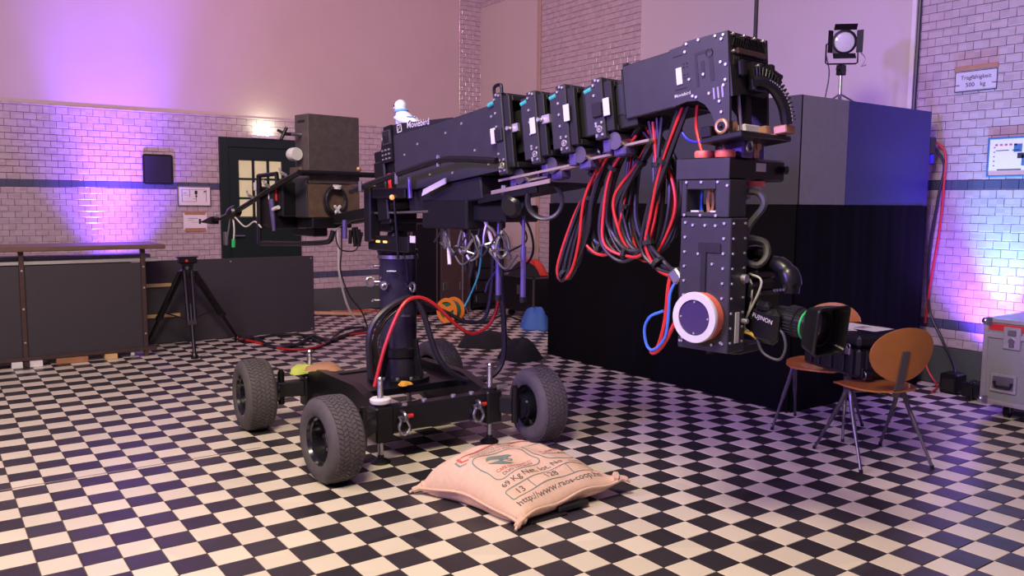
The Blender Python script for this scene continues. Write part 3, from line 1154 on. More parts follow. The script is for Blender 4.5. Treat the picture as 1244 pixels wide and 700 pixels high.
b = MB()
b.lathe(tyre_profile(), (0, 0, 0), (1, 0, 0), 48)
tyre_me = b.mesh('tyre', 'rubber')
b = MB()
NB = 54
for k in range(NB):
    for r_, y0 in enumerate((-.070, -.042, -.014, .014, .042)):
        y1 = y0 + .025
        sk = .55 if r_ % 2 == 0 else -.55
        a0 = 2 * math.pi * (k + (0.5 if r_ % 2 else 0)) / NB
        da = 2 * math.pi / NB * .80
        vv = []
        for rr in (.2230, .2335):
            for y, q in ((y0, 0), (y1, 1)):
                drop = .0048 * (abs(y) / .075) ** 2.2
                for e in (0, 1):
                    a = a0 + da * e + sk * (q - .5) * 2 * math.pi / NB
                    r2 = rr - drop - (0 if rr > .225 else .002)
                    vv.append((y, r2 * math.cos(a), r2 * math.sin(a)))
        b.add(vv, [(4, 5, 7, 6), (0, 1, 5, 4), (2, 6, 7, 3), (0, 4, 6, 2), (1, 3, 7, 5)])
tread_me = b.mesh('tread', 'rubber', smooth=False)
b = MB()
b.lathe([(.130, -.080), (.136, -.086), (.128, -.088), (.122, -.070), (.112, -.064), (.108, -.03), (.100, -.006), (.060, .0), (.050, -.012), (.038, -.02), (.034, -.035), (0, -.037)], (0, 0, 0), (1, 0, 0), 32)
b.lathe([(.130, .080), (.136, .086), (.128, .088), (.120, .066), (.112, .03), (.10, .02), (.06, .02), (0, .02)], (0, 0, 0), (1, 0, 0), 32)
rim_me = b.mesh('rim', 'rim_black')
b = MB()
for k in range(5):
    a = 2 * math.pi * k / 5
    b.cyl((-.004, .062 * math.cos(a), .062 * math.sin(a)), (-.022, .062 * math.cos(a), .062 * math.sin(a)), .009, n=6)
nut_me = b.mesh('lug_nuts', 'steel_dull')
WX0, WX1, WY0, WY1 = 1.415, 2.795, -0.03, 1.22
for x, y, flip, yaw in ((WX0, WY0, 0, 3), (WX1, WY0, 180, -6), (WX0, WY1, 0, -4), (WX1, WY1, 180, 6)):
    w = link('wheel', tyre_me, dolly)
    w.location = Vector((x, y, .230)) - DO
    w.rotation_euler = (0, 0, R(flip + yaw))
    for nm, me in (('tread', tread_me), ('rim', rim_me), ('lug_nuts', nut_me)):
        s = link(nm, me, w)
        if nm != 'rim':
            stuff(s)
    # stub axle, brake drum and steering knuckle
    sgn = 1 if flip == 0 else -1
    def fn(b):
        b.cyl((x + sgn * .03, y, .23), (x + sgn * .13, y, .23), .088, .080, n=28)
        b.cyl((x + sgn * .13, y, .23), (x + sgn * .15, y, .23), .070, n=28)
    world_part(dolly, 'brake_drum', 'rim_black', fn)
    def fn2(b):
        xe = JX0 if sgn > 0 else JX1
        ye = JY0 if y < .5 else JY1
        b.bar((x + sgn * .14, y, .24), (xe - sgn * .03, ye, .25), .07, .10, .008)
        b.cyl((x + sgn * .18, y, .14), (x + sgn * .18, y, .36), .022, n=12)
        b.cyl((x + sgn * .18, y, .36), (x + sgn * .18, y, .375), .016, n=8)
    world_part(dolly, 'steering_knuckle', 'black_metal', fn2)
# jacks
for x, y in ((JX0, JY0), (JX1, JY0), (JX0, JY1), (JX1, JY1)):
    jk = world_part(dolly, 'jack_housing', 'black_metal', lambda b: (b.bb(x - .055, x + .055, y - .06, y + .05, .13, .335, .010), b.cyl((x, y, .335), (x, y, .35), .045, n=20)))
    world_part(jk, 'jack_screw', 'steel', lambda b: (b.cyl((x, y, .04), (x, y, .49), .0165, n=14), b.cyl((x, y, .49), (x, y, .50), .0165, .011, n=14)))
    world_part(jk, 'screw_thread', 'steel_dull', lambda b: [b.torus((x, y, .355 + .008 * k), (0, 0, 1), .0165, .0022, 12, 5) for k in range(16)])
    world_part(jk, 'jack_foot', 'black_metal', lambda b: b.lathe([(0, .0), (.055, .0), (.058, .008), (.045, .018), (.020, .03), (.018, .05), (0, .05)], (x, y, 0), n=20))
world_part(dolly, 'jack_nut', 'white_paint', lambda b: b.lathe([(.018, .35), (.055, .35), (.060, .36), (.060, .374), (.052, .38), (.018, .38)], (JX0, JY0, 0), n=22))
b = MB()
for k in range(7):
    b.cyl((JX1 + .045 + .012 * k, JY0 - .02, .335), (JX1 + .045 + .012 * k, JY0 - .02, .36), .005, n=6)
stuff(b.build('plug_row', 'aluminium', dolly, world=True))
# shackles on the front beam
for x in (1.885, 2.395):
    sh = world_part(dolly, 'shackle', 'steel', lambda b: b.tube(
        [(x - .024, .052, .262), (x - .022, .045, .235), (x - .036, .038, .205), (x - .02, .034, .170), (x + .012, .034, .168), (x + .034, .038, .20), (x + .022, .045, .235), (x + .024, .052, .262)], .0095, n=8))
    world_part(sh, 'shackle_pin', 'red_plastic', lambda b: b.cyl((x + .028, .05, .262), (x + .060, .05, .262), .0125, n=12))
    world_part(sh, 'lug', 'steel_dull', lambda b: (b.torus((x, .045, .265), (1, 0, 0), .022, .012, 18, 8), b.cyl((x - .035, .05, .262), (x + .03, .05, .262), .008, n=10)))

# rags on the dolly
def rag(name, lab, m, c, r, seed, h=.03):
    rnd = random.Random(seed)
    b = MB()
    n = 18
    vv = [(c[0], c[1], c[2] + h)]
    for ring, (k, zz) in enumerate(((.5, .95), (.85, .6), (1.0, .0))):
        for i in range(n):
            a = 2 * math.pi * i / n
            q = 1 + .25 * math.sin(3 * a + seed) + rnd.uniform(-.08, .08)
            vv.append((c[0] + r[0] * k * q * math.cos(a), c[1] + r[1] * k * q * math.sin(a), c[2] + h * zz + rnd.uniform(-.15, .15) * h * (ring < 2)))
    ff = [(0, 1 + i, 1 + (i + 1) % n) for i in range(n)]
    for q in range(2):
        for i in range(n):
            ff.append((1 + q * n + i, 1 + (q + 1) * n + i, 1 + (q + 1) * n + (i + 1) % n, 1 + q * n + (i + 1) % n))
    ff.append(tuple(1 + 2 * n + i for i in range(n)))
    b.add(vv, ff)
    return tag(b.build(name, m, angle=60), lab, 'cloth')


rag('work_glove', 'lime yellow cloth lying on the rear jack of the dolly', 'lime_cloth', (1.73, 1.16, .352), (.10, .085), 3, .05)
rag('leather_pad', 'brown leather pad lying on the dolly side beam', 'leather', (1.81, 1.0, .392), (.11, .10), 5, .035)
rag('rag', 'small orange rag at the foot of the crane column', 'orange_cloth', (2.10, .44, .352), (.055, .04), 8, .025)

# ------------------------------------------------------------------ crane arm (local x along the arm, y away from the photographer, z up)
UH = Vector((.141, -.99, 0)).normalized()
NN = Vector((.99, .141, 0)).normalized()
PIV = Vector((2.175, .62, 1.70))
TILT = R(7.5)
UT = UH * math.cos(TILT) + Vector((0, 0, math.sin(TILT)))
WT = -UH * math.sin(TILT) + Vector((0, 0, math.cos(TILT)))
ARM = Matrix((UT, NN, WT)).transposed().to_4x4(); ARM.translation = PIV
LEV = Matrix((UH, NN, Vector((0, 0, 1)))).transposed().to_4x4(); LEV.translation = PIV


def lev(s, y, h):
    return LEV @ Vector((s, y, h))


arm = thing('telescopic_crane', 'black telescopic camera crane reaching over the dolly', 'crane', ARM)


def P(parent, name, m, fn, label=None, **kw):
    b = MB()
    fn(b)
    o = b.build(name, m, parent, **kw)
    if label:
        o['label'] = label
    return o


def ring(b, x0, x1, yo, z0, z1, t):
    b.bb(x0, x1, -yo, -yo + t, z0, z1, .004)
    b.bb(x0, x1, yo - t, yo, z0, z1, .004)
    b.bb(x0, x1, -yo + t, yo - t, z1 - t, z1, .004)
    b.bb(x0, x1, -yo + t, yo - t, z0, z0 + t, .004)


rear = P(arm, 'rear_section', 'anodised', lambda b: b.prism([(.22, -.19), (1.14, -.195), (1.14, .150), (.70, .142), (.22, .150)], -.20, .20, 'xz'))
b = MB()
for x, z in ((.33, .02), (.46, .06), (.72, .075), (.86, .10), (.30, -.09), (.55, -.13), (.75, -.15), (1.05, -.15), (1.10, .09), (.95, -.06)):
    b.cyl((x, -.20, z), (x, -.205, z), .007, n=7)
stuff(b.build('side_bolts', 'aluminium', arm))
P(arm, 'top_cover', 'anodised_dark', lambda b: b.prism([(.225, .15), (.78, .142), (.78, .150), (.30, .212), (.225, .212)], -.198, .19, 'xz'))
LMX = frame_M((.335, -.1985, .178), (1, 0, 0), (0, 0, 1))
lettering('lettering', 'Moviebird', .052, 'label_white', arm, frame_M((.475, -.1988, .176), (1, 0, -.08), (0.08, 0, 1)), sx=1.0)
b = MB()
for a0, a1, c0, c1 in ((-.022, .022, .018, .023), (-.022, .022, -.023, -.018), (-.022, -.018, -.023, .023), (.018, .022, -.023, .023)):
    b.bb(.295 + a0, .295 + a1, -.2005, -.198, .182 + c0, .182 + c1)
b.bar((.283, -.1995, .170), (.308, -.1995, .196), .002, .006, up=(0, 1, 0))
b.build('logo_mark', 'label_white', arm, smooth=False)
# control console on the rear end of the arm
con = P(arm, 'control_console', 'black_plastic', lambda b: b.prism([(.10, .00), (.225, .00), (.235, .215), (.16, .212), (.105, .06)], -.215, -.03, 'xz'))
P(con, 'display', 'glass_dark', lambda b: b.bb(.150, .215, -.222, -.215, .11, .185, .003))
P(con, 'display_frame', 'steel_dull', lambda b: (b.bb(.146, .150, -.221, -.215, .106, .189), b.bb(.215, .219, -.221, -.215, .106, .189), b.bb(.146, .219, -.221, -.215, .185, .189), b.bb(.146, .219, -.221, -.215, .106, .110)))
b = MB()
for k in range(3):
    for j in range(3):
        b.cyl((.135 + .033 * k, -.215, .022 + .026 * j), (.135 + .033 * k, -.223, .022 + .026 * j), .006, n=7)
stuff(b.build('buttons', 'aluminium', con))
P(arm, 'switch_box', 'label_white', lambda b: b.bb(.065, .095, -.17, -.10, .10, .17, .003), label='white switch box')
P(arm, 'tail_frame', 'black_metal', lambda b: (b.bb(-.80, .23, -.02, .03, -.27, -.20, .006), b.bb(-.80, .23, .11, .17, -.27, -.20, .006), b.bb(.0, .22, -.16, .16, -.22, -.02, .006), b.bb(.0, .22, -.19, .19, -.2, .09, .006)))
P(arm, 'tail_motor', 'brown_rust', lambda b: (b.bb(-.10, .08, -.05, .13, .08, .19, .008), b.cyl((-.12, .04, .13), (-.02, .04, .13), .04)))
P(arm, 'tail_cylinder', 'violet_metal', lambda b: [b.cyl((.03, -.17 + .05 * k, -.12), (.03, -.17 + .05 * k, .09), .018) for k in range(3)])
P(arm, 'warning_label', 'red_plastic', lambda b: b.bb(.13, .16, -.194, -.190, -.16, -.06, .001))
P(arm, 'white_strip', 'label_white', lambda b: b.prism([(.50, -.245), (.72, -.205), (.72, -.175), (.52, -.21)], -.235, -.225, 'xz'))
P(arm, 'lower_box', 'anodised_dark', lambda b: b.bb(.30, .95, -.18, .18, -.32, -.195, .008))
P(arm, 'lower_tray', 'black_metal', lambda b: (b.bb(.85, 1.42, -.16, .16, -.315, -.295, .003), b.bb(.9, 1.35, -.17, -.15, -.34, -.295, .003)))
P(arm, 'tray_strip', 'joint_metal', lambda b: (b.bb(1.02, 1.45, -.175, -.168, -.305, -.285), b.bb(1.10, 1.60, -.19, -.18, -.25, -.238)))
# telescope stages: collar plates with inner tube behind
stages = ((1.145, .192, -.225, .225), (1.375, .150, -.205, .215), (1.565, .139, -.185, .205), (1.780, .122, -.158, .195))
P(arm, 'inner_tube', 'black_matte', lambda b: b.bb(1.12, 1.98, -.135, .135, -.12, .10, .004))
for k, (s, zt, zb, yo) in enumerate(stages):
    cp = P(arm, 'collar', 'anodised', lambda b: ring(b, s, s + .062, yo, zb, zt, .045))
    P(cp, 'collar_lip', 'anodised_dark', lambda b: ring(b, s + .062, s + .105, yo - .012, zb + .03, zt - .022, .028))
    nxt = stages[k + 1] if k < 3 else (1.93, .10, -.09, .15)
    P(cp, 'stage_panel', 'anodised', lambda b: b.bb(nxt[0] - .055, nxt[0] + .01, -nxt[3] + .012, nxt[3] - .012, nxt[2] + .03, nxt[1] - .02, .003))
    b = MB()
    pts = [(s + .014, zt - .03 - q * (zt - zb) / 6) for q in range(6)] + [(s + .048, zt - .016), (s + .030, zt - .010), (s + .014, zb + .02), (s + .048, zb + .02), (s + .048, zb + .075), (s + .014, zb + .075)]
    for x, z in pts:
        b.cyl((x, -yo, z), (x, -yo - .006, z), .0065, n=7)
    b.torus((s + .031, -yo - .002, zb + .047), (0, 1, 0), .013, .004, 14, 5)
    b.cyl((s + .031, -yo, zb + .047), (s + .031, -yo - .006, zb + .047), .006, n=7)
    stuff(b.build('collar_bolts', 'aluminium', cp))
    lx = s - .032 if k == 0 else (s + .016 if k == 1 else s + .045 + .02 * (k - 2))
    lz = -.02 + (.0, .0, .02, .0)[k]
    P(cp, 'type_plate', 'label_white', lambda b: b.bb(lx, lx + .036, -yo - .008, -yo - .001, lz - .040, lz + .040, .002), label='small white plate')
    if k in (0, 3):
        P(cp, 'latch_block', 'anodised_dark', lambda b: b.bb(s + .0, s + .055, -yo - .012, -yo, lz - .035, lz + .030, .003))
    P(cp, 'guide_clip', 'teal', lambda b: (b.cyl((s - .055, -yo + .02, zt - .045), (s - .012, -yo + .02, zt - .037), .012, n=10)))
    P(cp, 'roller', 'steel', lambda b: (b.cyl((s + .085, -.16, zb - .015), (s + .085, -.06, zb - .015), .034, n=18), b.cyl((s + .085, -.165, zb - .015), (s + .085, -.16, zb - .015), .040, n=18), b.cyl((s + .085, -.06, zb - .015), (s + .085, -.055, zb - .015), .040, n=18)))
    P(cp, 'roller_bracket', 'violet_metal', lambda b: (b.bb(s + .06, s + .13, -.15, -.07, zb - .085, zb - .045, .008), b.bb(s + .02, s + .06, -.17, -.05, zb - .06, zb + .0, .004)))
    P(cp, 'cable_trough', 'joint_metal', lambda b: b.bb(s + .03, s + .25, -.13, -.09, zb - .045, zb - .032, .002))
P(arm, 'carry_handle', 'black_metal', lambda b: b.tube([(1.150, -.215, .185), (1.152, -.215, .222), (1.165, -.215, .232), (1.195, -.215, .232), (1.207, -.215, .222), (1.207, -.215, .185)], .009, sub=4))
b = MB()
for x in (1.24, 1.46):
    b.cyl((x, -.21, .0), (x, -.235, .0), .010, n=10)
    b.bb(x, x + .05, -.205, -.19, -.02, .02)
stuff(b.build('lock_knobs', 'aluminium', arm))
b = MB()
b.lathe([(0, .0), (.05, .0), (.05, .022), (.03, .03), (0, .03)], (1.05, .0, .148), n=18)
b.lathe([(0, .0), (.035, .0), (.035, .016), (0, .02)], (.80, -.08, .142), n=14)
b.build('lifting_point', 'anodised', arm)
# front box of the arm
P(arm, 'front_section', 'anodised', lambda b: b.bb(1.93, 2.205, -.150, .150, -.087, .153, .005))
P(arm, 'front_edge', 'anodised_dark', lambda b: (b.bb(1.922, 1.932, -.152, .152, -.07, .140, .002), b.bb(1.935, 1.96, -.152, -.10, .150, .162, .003)))
nose_poly = [(2.195, -.085), (2.265, -.078), (2.315, -.085), (2.35, -.11), (2.375, -.15), (2.392, -.20), (2.398, -.245), (2.452, -.250), (2.466, -.10), (2.482, .163), (2.275, .170), (2.262, .158), (2.195, .156)]
nose = P(arm, 'nose_plate', 'anodised', lambda b: b.prism(nose_poly, -.156, -.140, 'xz'))
P(arm, 'nose_plate', 'anodised', lambda b: b.prism(nose_poly, .140, .156, 'xz'))
P(arm, 'nose_core', 'black_matte', lambda b: b.prism([(2.20, -.075), (2.40, -.075), (2.45, -.02), (2.462, .150), (2.20, .150)], -.140, .140, 'xz'))
b = MB()
for x, z in ((2.285, .158), (2.275, .128), (2.345, .160), (2.425, .155), (2.452, .135), (2.462, .150), (2.285, .010), (2.44, .045), (2.462, .03), (2.355, .015), (2.295, -.062), (2.312, -.070), (2.455, -.03), (2.445, -.05), (2.375, -.068), (2.42, -.11), (2.425, -.155)):
    b.cyl((x, -.156, z), (x, -.162, z), .0062, n=7)
stuff(b.build('nose_bolts', 'aluminium', nose))
# engraved recesses and slots on the nose plate
b = MB()
for x in (2.392, 2.412, 2.432):
    b.bb(x, x + .010, -.1585, -.155, -.098, -.050, .001)
b.build('engraved_slots', 'steel_dull', nose)
P(nose, 'engraved_panel', 'anodised_dark', lambda b: (b.bb(2.318, 2.330, -.1575, -.1555, -.03, .11), b.bb(2.33, 2.405, -.1575, -.1555, .100, .112), b.bb(2.385, 2.405, -.1575, -.1555, -.02, .08), b.bb(2.345, 2.362, -.1575, -.1555, .0, .07), b.torus((2.39, -.1565, .095), (0, 1, 0), .016, .003, 14, 5)))
P(arm, 'type_plate', 'label_white', lambda b: b.bb(2.222, 2.252, -.162, -.156, -.002, .070, .002), label='small white plate')
b = MB()
for x in (2.262, 2.278):
    for z in (.02, .035, .065, .08):
        b.cyl((x, -.1575, z), (x, -.156, z), .004, n=8)
stuff(b.build('socket_holes', 'black_matte', nose))
lettering('lettering', 'Moviebird', .020, 'label_white', nose, frame_M((2.245, -.1575, -.045), (1, 0, .02), (0, 0, 1)))
P(nose, 'groove', 'black_matte', lambda b: (b.bb(2.21, 2.26, -.1572, -.1555, .118, .122), b.bb(2.21, 2.27, -.1572, -.1555, -.022, -.018)))
# end face of the nose
ef = P(arm, 'end_plate', 'anodised_dark', lambda b: b.prism([(-.150, -.10), (-.150, .163), (.142, .163), (.150, .10), (.150, -.06), (.10, -.09), (-.04, -.08)], 2.462, 2.478, 'yz'))
b = MB()
for k in range(15):
    y = -.125 + k * .0175
    b.bar((2.480, y, .105), (2.482, y + (.022 if k < 7 else -.022), .150), .006, .005, up=(0, 1, 0))
    b.bar((2.479, y, .030), (2.480, y + .006, .065), .006, .005, up=(0, 1, 0))
stuff(b.build('vent_slats', 'black_metal', ef))
P(ef, 'cross_bar', 'brown_steel', lambda b: b.bb(2.478, 2.49, -.10, .125, .075, .100, .003))
P(ef, 'bracket', 'black_metal', lambda b: (b.bb(2.478, 2.515, -.035, .05, -.075, .045, .006), b.bb(2.478, 2.505, -.105, -.065, -.02, .05, .008), b.bb(2.478, 2.52, .10, .135, -.01, .05, .006), b.bar((2.49, .12, .03), (2.52, .175, -.01), .03, .03, .006)))
b = MB()
for y, z in ((-.115, .155), (-.03, .157), (.05, .157), (.12, .157), (-.12, .085), (.115, .09), (.0, .03), (.0, -.01), (-.03, -.04), (.03, -.04)):
    b.cyl((2.478 if abs(z) > .05 else 2.515, y, z), (2.486 if abs(z) > .05 else 2.521, y, z), .0065, n=7)
stuff(b.build('end_bolts', 'aluminium', ef))
arcp = [(2.50, -.03, -.035), (2.53, .01, -.04), (2.55, .06, -.075), (2.56, .10, -.14), (2.56, .115, -.215)]
ca = P(arm, 'cable_arc', 'black_plastic', lambda b: b.tube(arcp, .024, n=10))
arc_pts = catmull(arcp, 5)
b = MB()
for k in range(2, len(arc_pts) - 1):
    p = arc_pts[k]
    d = (arc_pts[k + 1] - arc_pts[k - 1]).normalized()
    o_ = d.cross(Vector((1, 0, 0))).normalized()
    if o_.y < 0:
        o_ = -o_
    b.bar(p + o_ * .018, p + o_ * .056, .030, .008, .002, up=d)
stuff(b.build('arc_fins', 'black_metal', ca))
b = MB()
for k in range(2, len(arc_pts) - 1, 1):
    p = arc_pts[k]
    b.cyl(p + Vector((.020, .008, 0)), p + Vector((.028, .008, 0)), .004, n=6)
stuff(b.build('arc_rivets', 'aluminium', ca))
# fork under the nose
P(arm, 'tilt_plate', 'black_metal', lambda b: b.bb(2.335, 2.53, -.19, .205, -.275, -.250, .005))
P(arm, 'pivot_cap', 'copper', lambda b: (b.torus((2.425, -.165, -.215), (0, 1, 0), .024, .009, 22, 8),), label='copper ring')
P(arm, 'pivot_boss', 'black_metal', lambda b: (b.cyl((2.425, -.156, -.215), (2.425, -.172, -.215), .022, n=18), b.ball((2.425, -.174, -.215), .009)))
P(arm, 'pivot_bearing', 'copper', lambda b: (b.cyl((2.425, -.12, -.215), (2.425, -.09, -.215), .03, n=18), b.bb(2.45, 2.50, .05, .09, -.25, -.21, .004), b.bb(2.51, 2.57, .09, .17, -.25, -.215, .004)))
P(arm, 'junction_box', 'label_white', lambda b: b.bb(2.40, 2.47, -.06, .06, -.25, -.205, .004))
P(arm, 'plate_box', 'black_plastic', lambda b: b.bb(2.335, 2.385, -.185, -.10, -.25, -.205, .004))
P(arm, 'stay_rod', 'steel', lambda b: b.cyl((2.45, -.06, -.25), (2.45, -.06, -.08), .007, n=8))
P(arm, 'nose_web', 'black_metal', lambda b: b.prism([(2.36, -.08), (2.462, -.08), (2.45, -.25), (2.42, -.25), (2.41, -.16)], -.02, .02, 'xz'))

# pan yoke between the column and the arm, under the tail
yk = P(arm, 'pan_yoke', 'black_metal', lambda b: (b.bb(.02, .13, -.215, -.190, -.34, .02, .008), b.bb(.02, .13, .190, .215, -.34, .02, .008), b.bb(.02, .13, -.20, .20, -.36, -.33, .006)))
M2 = ARM.inverted()


def PW(parent, name, m, fn, label=None):
    b = MB()
    fn(b)
    b.v = [tuple(M2 @ Vector(q)) for q in b.v]
    o = b.build(name, m, parent)
    if label:
        o['label'] = label
    return o


px, py = 2.155, .62
PW(arm, 'pan_head', 'black_metal', lambda b: (b.lathe([(0, 1.16), (.12, 1.16), (.13, 1.17), (.13, 1.19), (.09, 1.20), (.06, 1.30), (0, 1.30)], (px, py, 0), n=30),))
PW(arm, 'pan_block', 'black_plastic', lambda b: b.box((px, py, 1.37), (.16, .20, .14), .01, LEV.to_3x3()))
ctl = LEV.to_3x3()
e1 = PW(arm, 'readout', 'amber_led', lambda b: [b.box(LEV @ Vector((.045 + .075 * k, -.203, -.455)), (.035, .006, .012), .001, ctl) for k in (0, 1)], label='two small amber readouts')
PW(arm, 'readout_box', 'black_plastic', lambda b: b.box(LEV @ Vector((.14, -.17, -.465)), (.42, .06, .09), .006, ctl))
PW(arm, 'battery_box', 'black_plastic', lambda b: (b.box(LEV @ Vector((-.02, -.20, -.29)), (.07, .08, .34), .008, ctl),))
PW(arm, 'socket_plate', 'label_white', lambda b: b.box(LEV @ Vector((.40, -.203, -.43)), (.05, .006, .04), .001, ctl))
PW(arm, 'cross_rod', 'steel_dull', lambda b: b.cyl(LEV @ Vector((-.06, -.20, -.285)), LEV @ Vector((.55, -.20, -.265)), .008))
PW(arm, 'indicator_lamp', 'lamp_orange', lambda b: b.ball(LEV @ Vector((.27, -.255, -.185)), .016), label='round orange indicator lamp')
PW(arm, 'lamp_stalk', 'black_metal', lambda b: (b.cyl(LEV @ Vector((.27, -.24, -.19)), LEV @ Vector((.28, -.22, -.55)), .008), b.box(LEV @ Vector((.22, -.22, -.16)), (.34, .06, .06), .006, ctl)))
PW(arm, 'grip_tube', 'violet_metal', lambda b: (b.cyl(LEV @ Vector((.42, -.24, -.07)), LEV @ Vector((.43, -.24, -.19)), .014), b.cyl(LEV @ Vector((-.30, -.22, -.33)), LEV @ Vector((-.30, -.22, -.45)), .016)))
PW(arm, 'under_panel', 'black_plastic', lambda b: (b.box(LEV @ Vector((.68, -.05, -.28)), (.40, .30, .16), .01, ctl), b.box(LEV @ Vector((.98, -.02, -.27)), (.30, .26, .09), .01, ctl)))
# operating rail: cross pipe, long rear handle and side pipe
PW(arm, 'cross_pipe', 'black_metal', lambda b: b.tube([lev(-.78, -.28, -.02), lev(-.78, .70, -.02)], .020, n=12, smooth=False))
hb = PW(arm, 'rear_handle', 'black_metal', lambda b: b.tube([lev(-.70, -.31, -.02), lev(-.95, -.33, -.095), lev(-1.65, -.33, -.30), lev(-2.02, -.33, -.365)], [.019, .019, .019, .017], n=12))
b = MB()
b.v = []
b.prism([(-2.20, -.385), (-1.98, -.335), (-1.98, -.395)], -.36, -.30, 'xz')
b.v = [tuple(M2 @ (LEV @ Vector(q))) for q in b.v]
b.build('handle_tip', 'black_metal', hb)
b = MB()
b.M = M2 @ LEV
b.lathe([(.02, -.06), (.042, -.05), (.050, -.02), (.050, .02), (.042, .05), (.02, .06)], (-1.65, -.33, -.30), Vector((.96, 0, .28)), 20)
b.build('handle_collar', 'black_plastic', hb)
b = MB()
b.M = M2 @ LEV
for s_, h_ in ((-1.85, -.335), (-1.30, -.19), (-1.05, -.115), (-.82, -.04)):
    b.cyl((s_, -.345, h_), (s_, -.385, h_ + .02), .011, n=8)
    b.cyl((s_, -.385, h_ + .02), (s_, -.395, h_ + .05), .006, n=8)
stuff(b.build('clamp_screws', 'aluminium', hb))
PW(arm, 'side_pipe', 'black_metal', lambda b: b.tube([lev(-.10, -.30, -.15), lev(.30, -.32, -.075), lev(.78, -.33, .005), lev(.98, -.33, .012), lev(1.26, -.33, -.005)], .017, n=12))
PW(arm, 'pipe_clamp', 'steel_dull', lambda b: [b.cyl(lev(s_, -.33, h_ - .03), lev(s_, -.33, h_ + .03), .012, n=8) for s_, h_ in ((.05, -.12), (.80, .008), (.42, -.08))])
PW(arm, 'rear_bracket', 'black_metal', lambda b: (
    b.tube([lev(-1.24, -.33, -.03), lev(-1.25, -.33, -.52)], .018, n=10, smooth=False),
    b.tube([lev(-1.25, -.33, -.515), lev(-.72, -.33, -.495), lev(-.45, -.30, -.48), lev(-.38, -.28, -.46), lev(-.36, -.27, -.40)], .017, n=10),
    b.tube([lev(-1.24, -.33, -.035), lev(-.98, -.33, -.025), lev(-.97, -.33, -.10)], .016, n=10, smooth=False)))
PW(arm, 'rear_box', 'black_plastic', lambda b: (b.box(lev(-1.16, -.22, -.26), (.22, .20, .30), .01, ctl), b.box(lev(-1.02, -.22, -.20), (.12, .16, .24), .01, ctl)))
PW(arm, 'rear_label', 'red_plastic', lambda b: b.box(lev(-1.06, -.303, -.16), (.05, .006, .10), .001, ctl), label='red sticker')
PW(arm, 'tape_roll', 'label_white', lambda b: (b.cyl(lev(-1.12, -.30, -.10), lev(-1.12, -.30, -.20), .022), b.box(lev(-1.32, -.30, -.11), (.10, .02, .06), .004, ctl), b.cyl(lev(-1.08, -.32, -.275), lev(-.98, -.32, -.255), .014)))
PW(arm, 'pen_tube', 'violet_metal', lambda b: b.cyl(lev(-1.08, -.32, -.20), lev(-1.05, -.32, -.42), .022, .012))
PW(arm, 'rear_cross', 'brown_rust', lambda b: b.box(lev(-.98, -.12, .0), (.16, .14, .05), .006, ctl))
# spanners and ties hanging from the rear handle
ht = PW(arm, 'hanging_tool', 'steel_dull', lambda b: (b.tube([lev(-1.70, -.335, -.33), lev(-1.74, -.335, -.44), lev(-1.78, -.335, -.55)], .007), b.box(lev(-1.79, -.335, -.50), (.05, .02, .10), .004, ctl)))
PW(ht, 'tool_grip', 'lens_green', lambda b: b.cyl(lev(-1.655, -.335, -.50), lev(-1.66, -.335, -.56), .014))
PW(ht, 'tool_shaft', 'label_white', lambda b: (b.tube([lev(-1.66, -.335, -.32), lev(-1.64, -.335, -.42), lev(-1.655, -.335, -.51)], .006),))
PW(ht, 'tool_tie', 'white_cable', lambda b: b.tube([lev(-1.62, -.34, -.33), lev(-1.45, -.34, -.40), lev(-1.30, -.34, -.36), lev(-1.20, -.34, -.40)], .006))

# ------------------------------------------------------------------ counterweight bucket
t = thing('counterweight', 'dark scuffed counterweight box on the tail of the crane arm', 'counterweight', LEV @ Matrix.Translation((-.90, 0, 0)))
P(t, 'weight_stack', 'weight_paint', lambda b: (b.bb(-.09, .09, -.18, .232, -.09, .385, .004),))
P(t, 'grip_slot', 'black_matte', lambda b: b.bb(-.05, .05, -.181, -.175, .325, .347, .004))
P(t, 'lower_weight', 'brown_rust', lambda b: b.bb(-.09, .085, -.19, .235, -.325, -.093, .004))
P(t, 'side_plate', 'anodised', lambda b: b.bb(-.10, .095, -.20, -.191, -.32, -.05, .003))
P(t, 'base_bracket', 'black_metal', lambda b: (b.bb(-.12, .10, -.16, .16, -.40, -.325, .008), b.bb(-.3, .0, -.10, .02, -.46, -.40, .008)))
P(t, 'white_spool', 'label_white', lambda b: (b.lathe([(0, -.04), (.042, -.04), (.046, -.03), (.046, .03), (.042, .04), (0, .04)], (-.02, -.225, .11), (1, 0, 0), 20),), label='white round spool')
P(t, 'tee_handle', 'black_metal', lambda b: (b.cyl((0, -.18, .245), (-.02, -.29, .245), .012), b.bar((-.02, -.28, .29), (-.01, -.33, .20), .02, .02, .004), b.bar((-.02, -.29, .245), (-.04, -.34, .27), .018, .018, .004)))
P(t, 'tee_shaft', 'steel', lambda b: b.cyl((0, -.18, .245), (-.01, -.255, .245), .014))
P(t, 'wall_knob', 'copper', lambda b: b.ball((.09, .225, .02), .02))
b = MB()
for k in range(5):
    b.torus((.10 + .006 * k, .015 + .004 * (k % 2), -.205), (1, .05 * k, .0), .085 + .006 * (k % 3), .008, 28, 6)
coil = tag(b.build('cable_coil', 'black_cable', None), 'coiled black cable hanging on the brown lower counterweight', 'cable')
coil.matrix_world = LEV @ Matrix.Translation((-.90, 0, 0))
b = MB()
b.bar((.125, -.005, -.30), (.130, .045, -.24), .02, .02, .005)
b.bar((.125, .045, -.30), (.130, -.005, -.24), .02, .02, .005)
b.cyl((.125, .02, -.12), (.13, .02, -.10), .03)
b.build('tie', 'label_white', coil)

